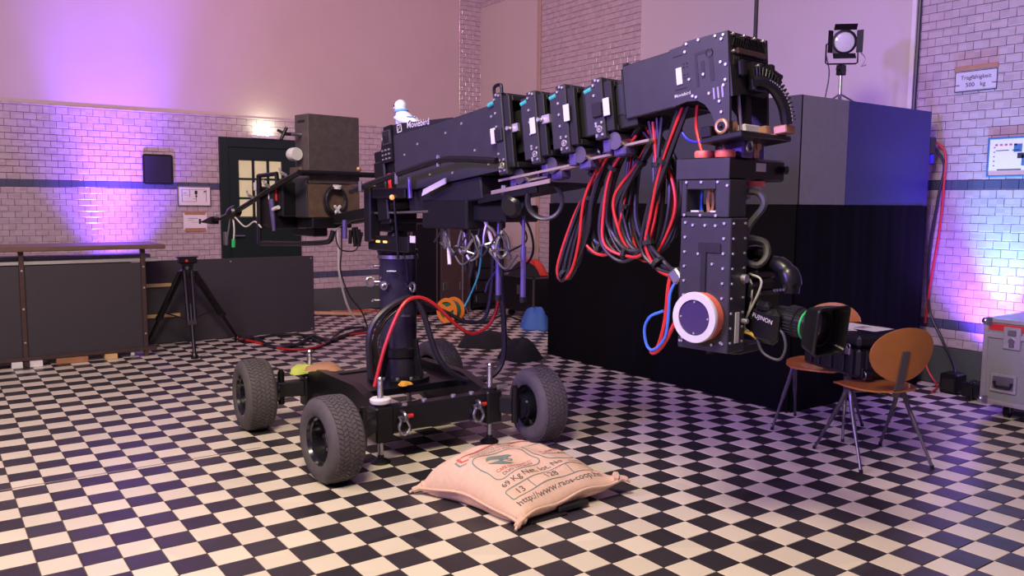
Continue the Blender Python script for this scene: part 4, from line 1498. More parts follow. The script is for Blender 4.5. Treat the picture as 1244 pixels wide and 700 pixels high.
# ------------------------------------------------------------------ remote head
HD = LEV.copy()
head = thing('remote_head', 'black remote camera head with a round white ring hanging from the crane arm', 'camera head', LEV @ Matrix.Translation((2.35, 0, -.83)))


def H(parent, name, m, fn, label=None, **kw):
    b = MB()
    b.M = Matrix.Translation((-2.35, 0, .83))
    fn(b)
    o = b.build(name, m, parent, **kw)
    if label:
        o['label'] = label
    return o


cap = H(head, 'top_housing', 'black_plastic', lambda b: (b.bb(2.21, 2.465, -.15, .305, -.112, -.018, .010),))
H(cap, 'housing_edge', 'anodised', lambda b: b.bb(2.207, 2.468, -.1535, -.148, -.108, -.022, .002))
H(cap, 'type_plate', 'label_white', lambda b: b.bb(2.464, 2.468, .055, .135, -.072, -.036, .001), label='pale plate')
H(cap, 'knob', 'black_metal', lambda b: b.cyl((2.465, .275, -.06), (2.49, .275, -.06), .018, n=16))
for x in (2.315, 2.415):
    H(cap, 'red_knob', 'red_rubber', lambda b: b.lathe([(0, -.018), (.040, -.018), (.042, -.012), (.042, .006), (.038, .012), (0, .012)], (x, -.105, 0), n=24), label='flat red knob')
H(head, 'pan_motor', 'violet_metal', lambda b: (b.bb(2.36, 2.47, -.06, .03, -.018, .09, .006),))
H(head, 'motor_face', 'steel', lambda b: (b.torus((2.473, -.015, .03), (1, 0, 0), .022, .006, 18, 6), b.bb(2.47, 2.476, -.05, .02, .058, .066)))
H(head, 'brass_post', 'copper', lambda b: (b.bb(2.40, 2.45, .07, .11, -.018, .09, .004), b.cyl((2.45, .09, .035), (2.458, .09, .035), .018)))
H(head, 'pan_cylinder', 'violet_metal', lambda b: b.cyl((2.40, .17, -.018), (2.40, .17, .09), .032, n=20))
H(head, 'pan_shaft', 'black_metal', lambda b: (b.cyl((2.33, .04, -.02), (2.33, .04, .12), .05, n=20),))
# neck with a window
x0, x1, wz0, wz1 = 2.236, 2.470, -.252, -.150
def neck(b):
    b.bb(x0, 2.262, -.15, -.018, -.265, -.110, .003)
    b.bb(2.404, x1, -.15, -.018, -.265, -.110, .003)
    b.bb(2.262, 2.404, -.15, -.018, -.150, -.110, .003)
    b.bb(2.262, 2.404, -.15, -.018, -.265, -.245, .003)
nk = H(head, 'neck', 'anodised', neck)
H(nk, 'window_floor', 'label_white', lambda b: (b.bb(2.275, 2.315, -.135, -.10, -.246, -.238), b.bb(2.37, 2.40, -.135, -.10, -.246, -.238)))
H(nk, 'neck_leads', 'copper', lambda b: (b.tube([(2.335, -.09, -.15), (2.33, -.09, -.2), (2.335, -.09, -.246)], .008), b.tube([(2.345, -.08, -.15), (2.35, -.08, -.2), (2.345, -.08, -.246)], .007)))
H(nk, 'neck_lead', 'blue_cable', lambda b: b.tube([(2.28, -.06, -.15), (2.275, -.06, -.2), (2.28, -.06, -.246)], .008))
body = H(head, 'body', 'anodised', lambda b: b.bb(2.236, 2.484, -.15, -.020, -.83, -.268, .004))
H(body, 'back_shell', 'black_plastic', lambda b: b.bb(2.29, 2.45, -.022, .03, -.80, -.27, .008))
H(body, 'raised_bar', 'anodised_dark', lambda b: (b.bb(2.345, 2.372, -.157, -.149, -.60, -.40, .003), b.bb(2.33, 2.44, -.155, -.149, -.415, -.372, .003)))
b = MB()
b.M = Matrix.Translation((-2.35, 0, .83))
ys = -.15
pts = []
for k in range(9):
    z = -.29 - k * .062
    pts += [(2.262, z), (2.452, z)]
pts += [(2.30, -.30), (2.36, -.30), (2.41, -.30), (2.33, -.42), (2.40, -.46), (2.46, -.79), (2.41, -.80), (2.36, -.79), (2.26, -.80), (2.262, -.12), (2.335, -.12), (2.415, -.12), (2.255, -.258), (2.335, -.258), (2.41, -.258), (2.46, -.135), (2.25, -.80)]
for x, z in pts:
    b.cyl((x, ys, z), (x, ys - .006, z), .006, n=7)
for k in range(9):
    z = -.29 - k * .062
    for y in (-.135, -.045):
        b.cyl((2.484, y, z), (2.490, y, z), .0055, n=7)
stuff(b.build('body_bolts', 'aluminium', body))
dk = H(head, 'tilt_drum', 'red_rubber', lambda b: b.lathe([(0, 0), (.104, 0), (.104, .05), (0, .05)], (2.358, -.15, -.685), (0, -1, 0), 40), label='red drum behind the white ring')
H(dk, 'drum_ring', 'label_white', lambda b: b.lathe([(.076, .05), (.076, .064), (.105, .064), (.108, .058), (.108, .048), (.100, .046)], (2.358, -.15, -.685), (0, -1, 0), 48), label='white ring')
H(dk, 'drum_face', 'purple_glass', lambda b: b.lathe([(0, .058), (.077, .058), (.077, .05)], (2.358, -.15, -.685), (0, -1, 0), 40))
b = MB()
b.M = Matrix.Translation((-2.35, 0, .83))
for k in range(4):
    a = R(90 * k)
    b.cyl((2.358 + .066 * math.cos(a), -.208, -.685 + .066 * math.sin(a)), (2.358 + .066 * math.cos(a), -.212, -.685 + .066 * math.sin(a)), .0045, n=7)
stuff(b.build('drum_screws', 'aluminium', dk))
H(body, 'warning_plate', 'label_white', lambda b: b.bb(2.484, 2.488, -.100, -.070, -.79, -.66, .001))
H(body, 'side_knob', 'aluminium', lambda b: (b.cyl((2.484, -.05, -.52), (2.505, -.05, -.52), .018, n=14), b.cyl((2.484, -.04, -.70), (2.51, -.04, -.70), .010, n=10)))
H(body, 'side_socket', 'black_metal', lambda b: b.bb(2.215, 2.236, -.13, -.06, -.62, -.46, .005))
H(body, 'foot_stud', 'black_metal', lambda b: b.cyl((2.36, -.085, -.83), (2.36, -.085, -.85), .018, n=12))
H(head, 'red_coupler', 'red_rubber', lambda b: b.cyl((2.42, .10, -.112), (2.42, .10, -.135), .055, n=24), label='red coupler under the top housing')
H(head, 'coupler_plug', 'label_white', lambda b: b.cyl((2.42, .10, -.135), (2.42, .10, -.165), .04, n=20))
H(head, 'plug_cluster', 'steel_dull', lambda b: (b.cyl((2.44, .01, -.14), (2.44, .01, -.18), .014), b.cyl((2.44, .045, -.14), (2.44, .045, -.19), .014), b.bb(2.40, 2.45, -.02, .06, -.18, -.16)))
H(head, 'camera_bracket', 'black_metal', lambda b: (b.bb(2.30, 2.44, .02, .20, -.86, -.82, .006), b.bb(2.33, 2.43, .0, .05, -.86, -.50, .008), b.bb(2.28, 2.50, .04, .20, -.53, -.49, .008)))
H(head, 'connector_block', 'steel_dull', lambda b: b.bar((2.185, -.12, -.50), (2.225, -.12, -.55), .05, .055, .008))

# ------------------------------------------------------------------ broadcast camera with zoom lens
CM = LEV @ Matrix.Translation((2.435, .12, -.672)) @ Matrix.Rotation(R(-9), 4, 'Z') @ Matrix.Rotation(R(6), 4, 'Y')
camr = thing('video_camera', 'black broadcast camera with a square lens hood on the remote head', 'video camera', CM)
P(camr, 'camera_body', 'black_plastic', lambda b: (b.bb(-.16, .085, -.065, .075, -.10, .10, .015), b.bb(-.10, .06, -.055, .065, .09, .15, .015)))
P(camr, 'lens_drive', 'black_plastic', lambda b: (b.bb(.07, .21, -.105, -.050, -.105, .045, .022), b.bb(.09, .16, -.11, -.05, .02, .07, .018)))
lettering('lettering', 'FUJINON', .026, 'label_white', camr, frame_M((.142, -.1065, .0), (1, 0, -.12), (0.12, 0, 1)))
lz = P(camr, 'lens_barrel', 'black_plastic', lambda b: b.lathe([(0, .08), (.045, .08), (.052, .10), (.055, .15), (.062, .155), (.062, .205), (.056, .21), (.056, .235), (.064, .24), (.064, .262), (.068, .265), (.072, .28), (0, .28)], (0, 0, 0), (1, 0, 0), 32))
P(lz, 'green_ring', 'lens_green', lambda b: b.lathe([(.0645, .242), (.067, .244), (.067, .250), (.0645, .252)], (0, 0, 0), (1, 0, 0), 32), label='green lens ring')
b = MB()
for k in range(28):
    a = 2 * math.pi * k / 28
    b.box((.18, .063 * math.cos(a), .063 * math.sin(a)), (.045, .005, .005))
    b.box((.222, .057 * math.cos(a), .057 * math.sin(a)), (.02, .005, .005))
stuff(b.build('grip_ribs', 'black_matte', lz))


def hood(b):
    # square hood: rounded frustum, open at the front
    def rr(w, h, r, x, n=5):
        out = []
        for cx, cz, a0 in ((w - r, h - r, 0), (-w + r, h - r, 90), (-w + r, -h + r, 180), (w - r, -h + r, 270)):
            for k in range(n):
                a = R(a0 + 90 * k / (n - 1))
                out.append((x, cx + r * math.cos(a), cz + r * math.sin(a)))
        return out
    loops = [rr(.072, .072, .06, .270), rr(.088, .086, .03, .285), rr(.100, .096, .022, .345), rr(.104, .100, .022, .350), rr(.104, .100, .022, .360),
             rr(.096, .092, .020, .360), rr(.080, .078, .03, .295), rr(.060, .060, .05, .280)]
    vv = [p for l in loops for p in l]
    n = len(loops[0])
    ff = []
    for i in range(len(loops) - 1):
        for k in range(n):
            ff.append((i * n + k, i * n + (k + 1) % n, (i + 1) * n + (k + 1) % n, (i + 1) * n + k))
    b.add(vv, ff)


hd = P(camr, 'lens_hood', 'black_plastic', hood)
hd.location.x = lz.location.x = .045
P(hd, 'front_glass', 'glass_dark', lambda b: b.lathe([(.07, .290), (.05, .300), (0, .306)], (0, 0, 0), (1, 0, 0), 28))
P(hd, 'glass_ring', 'black_metal', lambda b: b.lathe([(.075, .285), (.078, .310), (.07, .310), (.068, .288)], (0, 0, 0), (1, 0, 0), 28))
ha = P(camr, 'top_arm', 'black_plastic', lambda b: (b.tube([(-.05, .02, .14), (-.02, .02, .185), (.06, .02, .215), (.12, .02, .205), (.16, .02, .165), (.165, .02, .11)], [.032, .034, .036, .040, .046, .040], n=12), b.tube([(-.12, .0, .18), (-.04, .0, .25), (.05, .0, .255)], .03, n=10)))
P(ha, 'arm_screws', 'steel_dull', lambda b: [b.cyl((.13 + .015 * k, -.028, .115 + .004 * k), (.13 + .015 * k, -.036, .115 + .004 * k), .006, n=8) for k in range(4)])
P(camr, 'viewfinder', 'black_matte', lambda b: (b.bb(-.12, .05, -.09, -.03, .06, .13, .012), b.cyl((-.14, -.075, .03), (-.02, -.085, .05), .018)))
P(camr, 'rear_grip', 'violet_metal', lambda b: (b.tube([(-.06, -.075, .10), (-.075, -.08, .02), (-.07, -.08, -.06)], .014), b.bb(-.10, -.06, -.075, -.06, -.10, -.05, .006)))
P(camr, 'knurled_knob', 'steel_dull', lambda b: (b.cyl((.04, -.06, .06), (.04, -.085, .06), .016), b.cyl((.06, -.05, -.01), (.06, -.075, -.01), .012)))

# ------------------------------------------------------------------ bird figure on the arm
BM = ARM @ Matrix.Translation((.205, -.09, .205)) @ Matrix.Rotation(R(12), 4, 'Z')
t = thing('bird_figure', 'small white and blue bird figure sitting on the crane arm', 'figurine', BM)
rings = []
for z, cx, rx, ry in ((0, .01, .055, .045), (.02, .012, .066, .054), (.05, .010, .066, .054), (.08, -.002, .052, .046), (.10, -.014, .038, .036), (.115, -.020, .032, .032), (.13, -.022, .036, .034), (.15, -.022, .038, .035), (.168, -.020, .028, .027), (.178, -.019, .012, .012)):
    rings.append(((cx, 0, z), (rx, 0, 0), (0, ry, 0)))
P(t, 'bird_body', 'bird_white', lambda b: b.loft(rings, 20), angle=70)
P(t, 'bird_tail', 'bird_white', lambda b: b.loft([((.03, 0, .055), (.0, .035, 0), (0, 0, .03)), ((.085, 0, .03), (0, .03, 0), (0, 0, .018)), ((.125, 0, .0), (0, .022, 0), (0, 0, .010))], 14), angle=70)
for s in (-1, 1):
    P(t, 'wing', 'bird_white', lambda b: b.loft([((-.03, s * .046, .072), (.012, 0, .008), (0, .008, 0)), ((.02, s * .056, .055), (.02, 0, .022), (0, .009, 0)), ((.075, s * .045, .022), (.012, 0, .012), (0, .006, 0))], 12), angle=70)
    P(t, 'eye', 'black_plastic', lambda b: b.ball((-.046, s * .024, .146), .008))
P(t, 'beak', 'bird_white', lambda b: b.cyl((-.052, 0, .142), (-.080, 0, .138), .011, .003, n=10))
P(t, 'scarf', 'bird_blue', lambda b: b.tube([(-.018 + .037 * math.cos(a), .037 * math.sin(a), .110) for a in [2 * math.pi * k / 14 for k in range(14)]], .0085, closed=True, sub=2), label='blue scarf')
P(t, 'shirt_stripe', 'bird_blue', lambda b: b.tube([(.010 + .0665 * math.cos(a), .0555 * math.sin(a), .058) for a in [2 * math.pi * k / 16 for k in range(16)]], .004, closed=True, sub=2))

# ------------------------------------------------------------------ cables on the crane
L = {
    'loop1': [(1.766, -0.05, 0.06), (1.657, -0.05, -0.072), (1.554, -0.05, -0.264), (1.458, -0.05, -0.507), (1.465, -0.05, -0.574), (1.515, -0.05, -0.537), (1.578, -0.05, -0.378), (1.628, -0.05, -0.183), (1.70, -0.05, 0.03)],
    'loop2': [(1.745, 0.0, 0.061), (1.636, 0.0, -0.11), (1.57, 0.0, -0.297), (1.589, 0.0, -0.387), (1.66, 0.0, -0.441), (1.737, 0.0, -0.405), (1.803, 0.0, -0.222), (1.863, 0.0, 0.105)],
    'loop3': [(1.91, -0.06, 0.125), (1.787, -0.06, -0.044), (1.727, -0.06, -0.27), (1.766, -0.06, -0.387), (1.868, -0.06, -0.449), (1.987, -0.06, -0.409), (2.032, -0.06, -0.22), (2.044, -0.06, -0.036), (2.025, -0.06, 0.17)],
    'loop4': [(2.036, -0.02, 0.18), (1.911, -0.02, -0.015), (1.793, -0.02, -0.183), (1.792, -0.02, -0.32), (1.865, -0.02, -0.427), (1.981, -0.02, -0.452), (2.075, -0.02, -0.361), (2.115, -0.02, -0.183), (2.069, -0.02, -0.017), (1.935, -0.02, 0.16)],
    'loop5': [(2.199, -0.09, 0.20), (2.093, -0.09, -0.024), (2.018, -0.09, -0.239), (2.018, -0.09, -0.388), (2.076, -0.09, -0.478), (2.178, -0.1, -0.512)],
    'loop6': [(1.91, 0.05, 0.163), (1.99, 0.05, 0.008), (2.069, 0.05, -0.152), (2.048, 0.05, -0.352), (1.957, 0.05, -0.437), (1.879, 0.05, -0.417), (1.815, 0.05, -0.261), (1.85, .05, .0), (1.90, .05, .13)],
}
labs = {
    'loop1': 'narrow leftmost loop of black and red cables hanging from the crane arm',
    'loop2': 'second loop from the left of black and red cables under the arm',
    'loop3': 'wide middle loop of black and red cables under the arm',
    'loop4': 'wide crossing cable loop nearest behind the remote head',
    'loop5': 'open cable bundle running from the arm into the remote head',
    'loop6': 'rearmost loop of black and red cables under the arm',
}
for key in L:
    t = thing('cable_bundle', labs[key], 'cable', LEV @ Matrix.Translation(L[key][0]), 'cable loops under the crane arm')
    rnd = random.Random(sum(map(ord, key)))
    o0 = Vector(L[key][0])
    kinds = (('black_cable', .011), ('black_cable', .012), ('black_cable', .009), ('black_cable', .009), ('red_cable', .0078), ('black_cable', .007))
    for q, (m, r) in enumerate(kinds[:6]):
        a = 2 * math.pi * q / 5
        base = Vector((.016 * math.cos(a), .020 * math.sin(a), .014 * math.sin(a + 1)))
        pts = [Vector(p) - o0 + base + Vector((rnd.uniform(-.016, .016), rnd.uniform(-.012, .012), rnd.uniform(-.022, .010))) for p in L[key]]
        b = MB()
        b.tube(pts, r, n=7, sub=7)
        b.build('strand', m, t)
    tm = MB()
    for k in (1, len(L[key]) // 2, len(L[key]) - 2):
        p = Vector(L[key][k]) - o0
        d = (Vector(L[key][min(k + 1, len(L[key]) - 1)]) - Vector(L[key][k - 1])).normalized()
        tm.cyl(p - d * .010, p + d * .010, .032, n=10)
    tm.build('cable_tie', 'black_matte', t)


def cable(name, lab, pts, r, m, level=False, group=None, sub=7, n=7):
    b = MB()
    if level:
        b.M = LEV
    b.tube(pts, r, n=n, sub=sub)
    c0 = Vector(b.v[0])
    return tag(b.build(name, m), lab, 'cable', group)


cable('hose', 'thick grey hose looping beside the remote head', [(2.438, 0.02, -0.154), (2.50, 0.03, -0.165), (2.524, 0.03, -0.216), (2.464, 0.02, -0.303), (2.452, 0.0, -0.391), (2.45, 0.02, -0.448), (2.492, 0.05, -0.468), (2.516, 0.08, -0.432), (2.504, 0.09, -0.377), (2.466, 0.06, -0.357), (2.454, 0.0, -0.349)], .015, 'grey_hose', True)
cable('signal_cable', 'thin white cable hanging straight behind the video camera', [(2.428, 0.06, -0.5), (2.474, 0.04, -0.552), (2.478, 0.03, -0.641), (2.458, 0.02, -0.731), (2.48, 0.02, -0.752)], .005, 'white_cable', True)
cable('signal_cable', 'thin white cable curling over the video camera body', [(2.428, 0.06, -0.5), (2.469, 0.04, -0.509), (2.52, 0.03, -0.524), (2.518, 0.03, -0.573), (2.455, 0.02, -0.719)], .005, 'white_cable', True)
cable('lens_cable', 'grey cable looping below the video camera lens', [(2.52, 0.015, -0.771), (2.554, 0.02, -0.836), (2.626, 0.02, -0.854), (2.653, 0.02, -0.80), (2.636, 0.02, -0.739), (2.583, 0.03, -0.724)], .006, 'grey_hose', True)
cable('lens_cable', 'yellow cable end plugged into the remote head', [(2.474, -0.01, -0.748), (2.50, 0.0, -0.757), (2.522, 0.015, -0.773)], .008, 'yellow', True)
cable('patch_cable', 'bright blue cable looping beside the white ring', [(2.218, -0.12, -0.523), (2.194, -0.15, -0.595), (2.185, -0.15, -0.705), (2.17, -0.15, -0.798), (2.114, -0.15, -0.86), (2.073, -0.15, -0.847), (2.057, -0.15, -0.774), (2.087, -0.15, -0.715), (2.151, -0.14, -0.683)], .007, 'blue_cable', True)
cable('patch_cable', 'red cable hanging in a tight bend beside the white ring', [(2.171, -0.12, -0.526), (2.167, -0.13, -0.58), (2.161, -0.14, -0.726), (2.129, -0.14, -0.841), (2.09, -0.14, -0.872), (2.115, -.14, -.872), (2.164, -0.14, -0.818), (2.221, -0.13, -0.702)], .010, 'red_cable', True)
cable('patch_cable', 'violet blue cable bowing below the arm nose', [(2.131, -0.05, 0.214), (2.169, -0.08, 0.12), (2.229, -0.09, 0.06), (2.33, -0.08, 0.05)], .006, 'deep_blue_cable', True)
cable('patch_cable', 'red cable running down to the left red knob', [(2.255, -0.08, 0.21), (2.253, -0.08, 0.115), (2.29, -0.09, 0.012)], .007, 'red_cable', True)
cable('patch_cable', 'copper coloured cable running down to the right red knob', [(2.33, -0.06, 0.18), (2.37, -0.08, 0.10), (2.41, -0.10, 0.012)], .007, 'copper', True)
cable('hanging_cable', 'straight black cable hanging from the ceiling behind the arm nose', [tuple(LEV @ Vector((2.41, .105, .475))), tuple(LEV @ Vector((2.41, .105, 1.2))), tuple(LEV @ Vector((2.405, .10, 3.4)))], .009, 'black_cable')
b = None
cable('red_cable', 'long red cable bowed over the column and up to the arm', [(1.852, 0.35, 0.386), (1.921, 0.34, 0.633), (2.022, 0.33, 0.852), (2.124, 0.33, 0.91), (2.25, 0.33, 0.862), (2.43, 0.33, 0.704), (2.553, 0.33, 0.652), (2.68, 0.33, 0.716), (2.737, 0.33, 0.884), (2.716, 0.33, 1.099), (2.663, 0.33, 1.364), (2.643, 0.33, 1.56)], .012, 'red_cable')
cable('power_cable', 'thick black cable in a deep loop beside the column', [(1.841, 0.38, 0.432), (1.822, 0.36, 0.662), (1.867, 0.36, 0.784), (1.978, 0.36, 0.868), (2.107, 0.36, 0.906), (2.181, 0.35, 0.816), (2.279, 0.33, 0.525), (2.43, 0.32, 0.381), (2.618, 0.31, 0.345), (2.747, 0.3, 0.45), (2.758, 0.3, 0.721), (2.723, 0.3, 1.046), (2.714, 0.3, 1.52)], .019, 'black_cable')
cable('power_cable', 'black cable sagging right of the column behind the red cable', [(1.916, 0.4, 0.40), (1.875, 0.38, 0.629), (1.91, 0.38, 0.756), (2.039, 0.37, 0.865), (2.169, 0.37, 0.876), (2.351, 0.36, 0.802), (2.504, 0.35, 0.727), (2.63, 0.34, 0.739), (2.68, 0.34, 0.886), (2.691, 0.33, 1.099), (2.702, 0.32, 1.50)], .013, 'black_cable')
cable('power_cable', 'short black cable bending over the left side of the column', [(1.90, 0.42, 0.40), (1.863, 0.4, 0.602), (1.943, 0.38, 0.776), (2.084, 0.37, 0.872)], .014, 'black_cable')
cable('thin_lead', 'thin purple tinted lead hanging under the arm tray', [(2.631, 0.1, 1.55), (2.79, 0.1, 1.368), (2.843, 0.1, 1.212), (2.793, 0.1, 1.109), (2.634, 0.1, 1.064), (2.542, 0.1, 1.093)], .008, 'black_cable')
cable('thin_lead', 'thin lead hanging in a short hook under the arm tray', [(2.658, 0.05, 1.44), (2.754, 0.05, 1.267), (2.629, 0.05, 1.194), (2.58, 0.05, 1.17)], .006, 'grey_hose')
cable('thin_lead', 'pale green lead dangling in front of the cable reel', [(2.55, .25, 1.22), (2.53, .25, 1.05), (2.46, .25, .90), (2.42, .25, .84)], .006, 'teal')
cable('thin_lead', 'white tipped lead dangling right of the cable reel', [(2.74, .28, 1.10), (2.68, .28, 1.05), (2.62, .28, .98), (2.60, .28, .92)], .007, 'violet_metal')
cable('thin_lead', 'thin black lead hanging down the front of the column', [tuple(lev(.22, -.21, -.40)), (2.12, .46, 1.15), (2.14, .46, 1.0)], .004, 'black_cable')
# coil hanging under the tray
b = MB()
for k in range(4):
    b.torus((0, .004 * k, 0), (.05 * (k - 1.5), 1, .04 * k), .095 - .006 * (k % 2), .008, 28, 6)
co = tag(b.build('cable_coil', 'black_cable'), 'round coil of black cable hanging under the front of the arm', 'cable')
co.matrix_world = LEV @ Matrix.Translation((1.39, -.12, -.20)) @ Matrix.Rotation(R(25), 4, 'Z')
t = thing('hanging_motor', 'small black motor hanging under the arm tray', 'motor', LEV @ Matrix.Translation((1.17, -.12, -.22)))
P(t, 'case', 'black_plastic', lambda b: (b.lathe([(0, -.06), (.035, -.06), (.06, -.03), (.065, .03), (.045, .055), (0, .055)], (0, 0, 0), (.2, -.9, -.3), 18), b.bb(-.02, .02, -.02, .02, .04, .13, .004)))
P(t, 'clip', 'aluminium', lambda b: b.bb(-.05, -.02, -.05, -.03, .04, .10, .004))
# clutch of clamps and tools hanging below the arm, right of the column
rnd = random.Random(21)
for k, (nm, lab) in enumerate((('grip_clamp', 'leftmost chrome clamp hanging under the arm right of the column'), ('grip_clamp', 'second chrome clamp from the column hanging under the arm'), ('grip_clamp', 'middle chrome clamp of the row under the arm'), ('grip_clamp', 'fourth chrome clamp of the row under the arm'), ('grip_clamp', 'rightmost chrome clamp of the row under the arm'))):
    t = thing(nm, lab, 'clamp', LEV @ Matrix.Translation((.62 + .12 * k, -.14 + .03 * (k % 2), -.43 - .03 * (k % 3))) @ Matrix.Rotation(R(-30 + 25 * k), 4, 'Z') @ Matrix.Rotation(R(15 * (k % 3 - 1)), 4, 'Y'), 'clamps under the arm')
    P(t, 'jaw', 'steel_dull', lambda b: (b.tube([(0, 0, .10), (.03, 0, .06), (.035, 0, .0), (.0, 0, -.04), (-.03, 0, -.02)], .010), b.tube([(0, 0, .10), (-.025, 0, .05), (-.04, 0, 0)], .009)))
    P(t, 'spindle', 'steel', lambda b: (b.cyl((-.05, 0, .0), (.02, 0, -.0), .006, n=8), b.cyl((-.05, -.025, 0), (-.05, .025, 0), .005, n=8)))
    P(t, 'rod', 'label_white' if k in (0, 3) else 'black_metal', lambda b: b.cyl((0, .02, .14), (.01, .02, -.14), .011, n=10))
cable('clamp_lead', 'tangled thin cable between the hanging clamps', [tuple(lev(.55 + .08 * k, -.16, -.44 + .07 * math.sin(k * 2.1))) for k in range(9)], .006, 'black_cable')
cable('clamp_lead', 'second tangled thin cable below the hanging clamps', [tuple(lev(.60 + .09 * k, -.15, -.50 + .06 * math.sin(k * 1.7 + 1))) for k in range(8)], .006, 'grey_hose')
for s_, y_ in ((1.03, -.10), (1.18, -.06)):
    st = PW(arm, 'spare_tube', 'violet_metal', lambda b: (b.cyl(lev(s_, y_, -.72), lev(s_, y_, -.44), .015), b.cyl(lev(s_, y_, -.46), lev(s_, y_, -.28), .009)))
    PW(st, 'tube_cap', 'black_plastic', lambda b: b.cyl(lev(s_, y_, -.74), lev(s_, y_, -.71), .019))
# mini fan of leads left of the column
t = thing('lead_cluster', 'black plug cluster with thin leads hanging left of the column', 'cable', tuple(lev(-.42, -.10, -.40)))
P(t, 'plugs', 'black_plastic', lambda b: [b.cyl((.02 * k, 0, .02 * math.sin(k)), (.02 * k + .02 * math.sin(k), .01, -.09 - .02 * (k % 2)), .013, n=8) for k in range(5)])
P(t, 'lead', 'black_cable', lambda b: b.tube([(.0, 0, .05), (-.10, 0, .0), (-.08, 0, -.12), (.02, 0, -.14), (.06, 0, -.10)], .005))
cable('white_lead', 'pale cable hanging down to the floor left of the column', [(3.30, 4.2, 1.45), (3.328, 4.2, 1.007), (3.334, 4.2, 0.742), (3.405, 4.2, 0.427), (3.499, 4.2, 0.241), (3.674, 4.2, 0.11), (3.947, 4.2, 0.02)], .012, 'white_cable')
cable('dark_lead', 'thin dark cable hanging beside the pale cable left of the column', [(3.28, 4.0, 1.40), (3.277, 4.0, 1.018), (3.264, 4.0, 0.76), (3.363, 4.0, 0.494), (3.503, 4.0, 0.309), (3.6, 4.0, .02)], .008, 'black_cable')

# cables on the floor and on the wall
for lab, pts, r, m in (
        ('red cable snaking over the floor behind the rear wheels', [(2.424, 4.80, .014), (2.54, 4.332, .014), (2.63, 3.867, .014), (2.925, 3.847, .014), (3.354, 4.314, .014), (3.704, 4.432, .014), (4.021, 4.446, .014)], .013, 'red_cable'),
        ('thick black cable snaking over the floor in front of the dark panel', [(2.45, 4.85, .02), (2.573, 4.65, .02), (2.543, 4.094, .02), (2.787, 4.053, .02), (3.13, 4.459, .02), (3.171, 4.109, .02), (3.476, 4.37, .02), (3.917, 4.662, .02), (4.311, 4.8, .02)], .019, 'black_cable'),
        ('black cable lying in wide bends beside the dark panel', [(2.377, 4.623, .016), (2.856, 4.80, .016), (3.098, 4.614, .016), (3.073, 3.987, .016), (3.586, 4.725, .016), (3.893, 4.83, .016), (4.5, 4.6, .016)], .015, 'black_cable'),
        ('red cable along the foot of the tiled wall', [(4.028, 6.30, .013), (4.332, 6.33, .013), (4.618, 6.25, .013), (4.746, 5.868, .013), (5.0, 5.3, .013)], .012, 'red_cable'),
        ('black cable on the floor by the orange cable reel', [(4.7, 4.5, .013), (5.167, 4.574, .013), (5.348, 4.388, .013), (5.9, 4.8, .013), (5.779, 4.114, .013)], .012, 'black_cable'),
        ('green cable on the floor leading to the cable reel', [(4.0, 4.9, .010), (4.4, 4.6, .010), (4.75, 4.55, .010), (5.0, 4.62, .012)], .008, 'green_cable')):
    cable('floor_cable', lab, pts, r, m)
cable('wall_cable', 'red cable hanging down the right wall beside the booth', [(6.55, -0.455, 2.03), (6.60, -0.532, 1.93), (6.60, -0.539, 1.695), (6.6, -0.523, 1.287), (6.6, -0.473, 0.836), (6.6, -.45, .5)], .010, 'red_cable')
cable('wall_cable', 'black cable hanging down the right wall to the uplight', [(6.55, -0.46, 1.98), (6.60, -0.531, 1.83), (6.6, -0.499, 1.56), (6.6, -0.455, 1.147), (6.6, -0.469, 0.661), (6.58, -0.604, 0.398), (6.5, -0.75, 0.22), (6.40, -0.83, 0.115)], .011, 'black_cable')
cable('wall_cable', 'red cable low on the floor by the right wall base', [(6.55, -.46, .30), (6.5, -.55, .12), (6.45, -.66, .013), (6.2, -.75, .013)], .009, 'red_cable')
t = thing('wall_plug', 'black plug box on the top corner of the booth side', 'plug', (6.44, -.46, 1.98))
P(t, 'box', 'black_plastic', lambda b: b.bb(-.02, .08, -.04, .02, -.07, .07, .008))
P(t, 'plug', 'deep_blue_cable', lambda b: b.cyl((.03, -.02, -.07), (.04, -.02, -.14), .025))

# ------------------------------------------------------------------ coffee sack
SC = Vector((2.105, -.785, 0.0))
SM = Matrix.Translation(SC) @ rz(1.5)
sack = thing('coffee_sack', 'printed jute coffee sack lying on the chequered floor', 'sack', SM)
SXH, SYH, ZS = .335, .310, .075


def sack_pt(x, y, top=True, lift=0.0):
    """x, y in metres on the flat sack -> point on the filled surface"""
    u, v = max(-1, min(1, x / SXH)), max(-1, min(1, y / SYH))
    pin = .16
    px = x * (1 - pin * (1 - v * v) * .0) - pin * SXH * u * abs(u) ** 2 * (1 - v * v) * .45
    py = y - pin * SYH * v * abs(v) ** 2 * (1 - u * u) * .45
    # skew so that the left-hand edge runs as in the photograph
    px = px - .07 * v
    py = py - .035 * (1 - u) / 2 * (1 - v) / 2
    f = max(0.0, (1 - abs(u) ** 4.5)) ** .55 * max(0.0, (1 - abs(v) ** (3.2 + 1.6 * (v > 0)))) ** .60
    wr = .006 * math.sin(9 * u + 4 * v) * f + .004 * math.sin(17 * v - 5 * u) * f + .010 * math.sin(5 * u * v + 2) * f
    seam = ZS - (.034 if u < 0 or v > 0 else .0) * abs(u) ** 6 * abs(v) ** 4 + .012 * u * (1 - .5 * v) + .010 * math.sin(6 * u) * abs(v) ** 8 + .010 * math.sin(5 * v + 1) * abs(u) ** 8
    if top:
        z = seam + .125 * f * (1 + .42 * v) + wr + lift
    else:
        z = max(.004, seam - .085 * f ** .6)
    return (px, py, z)


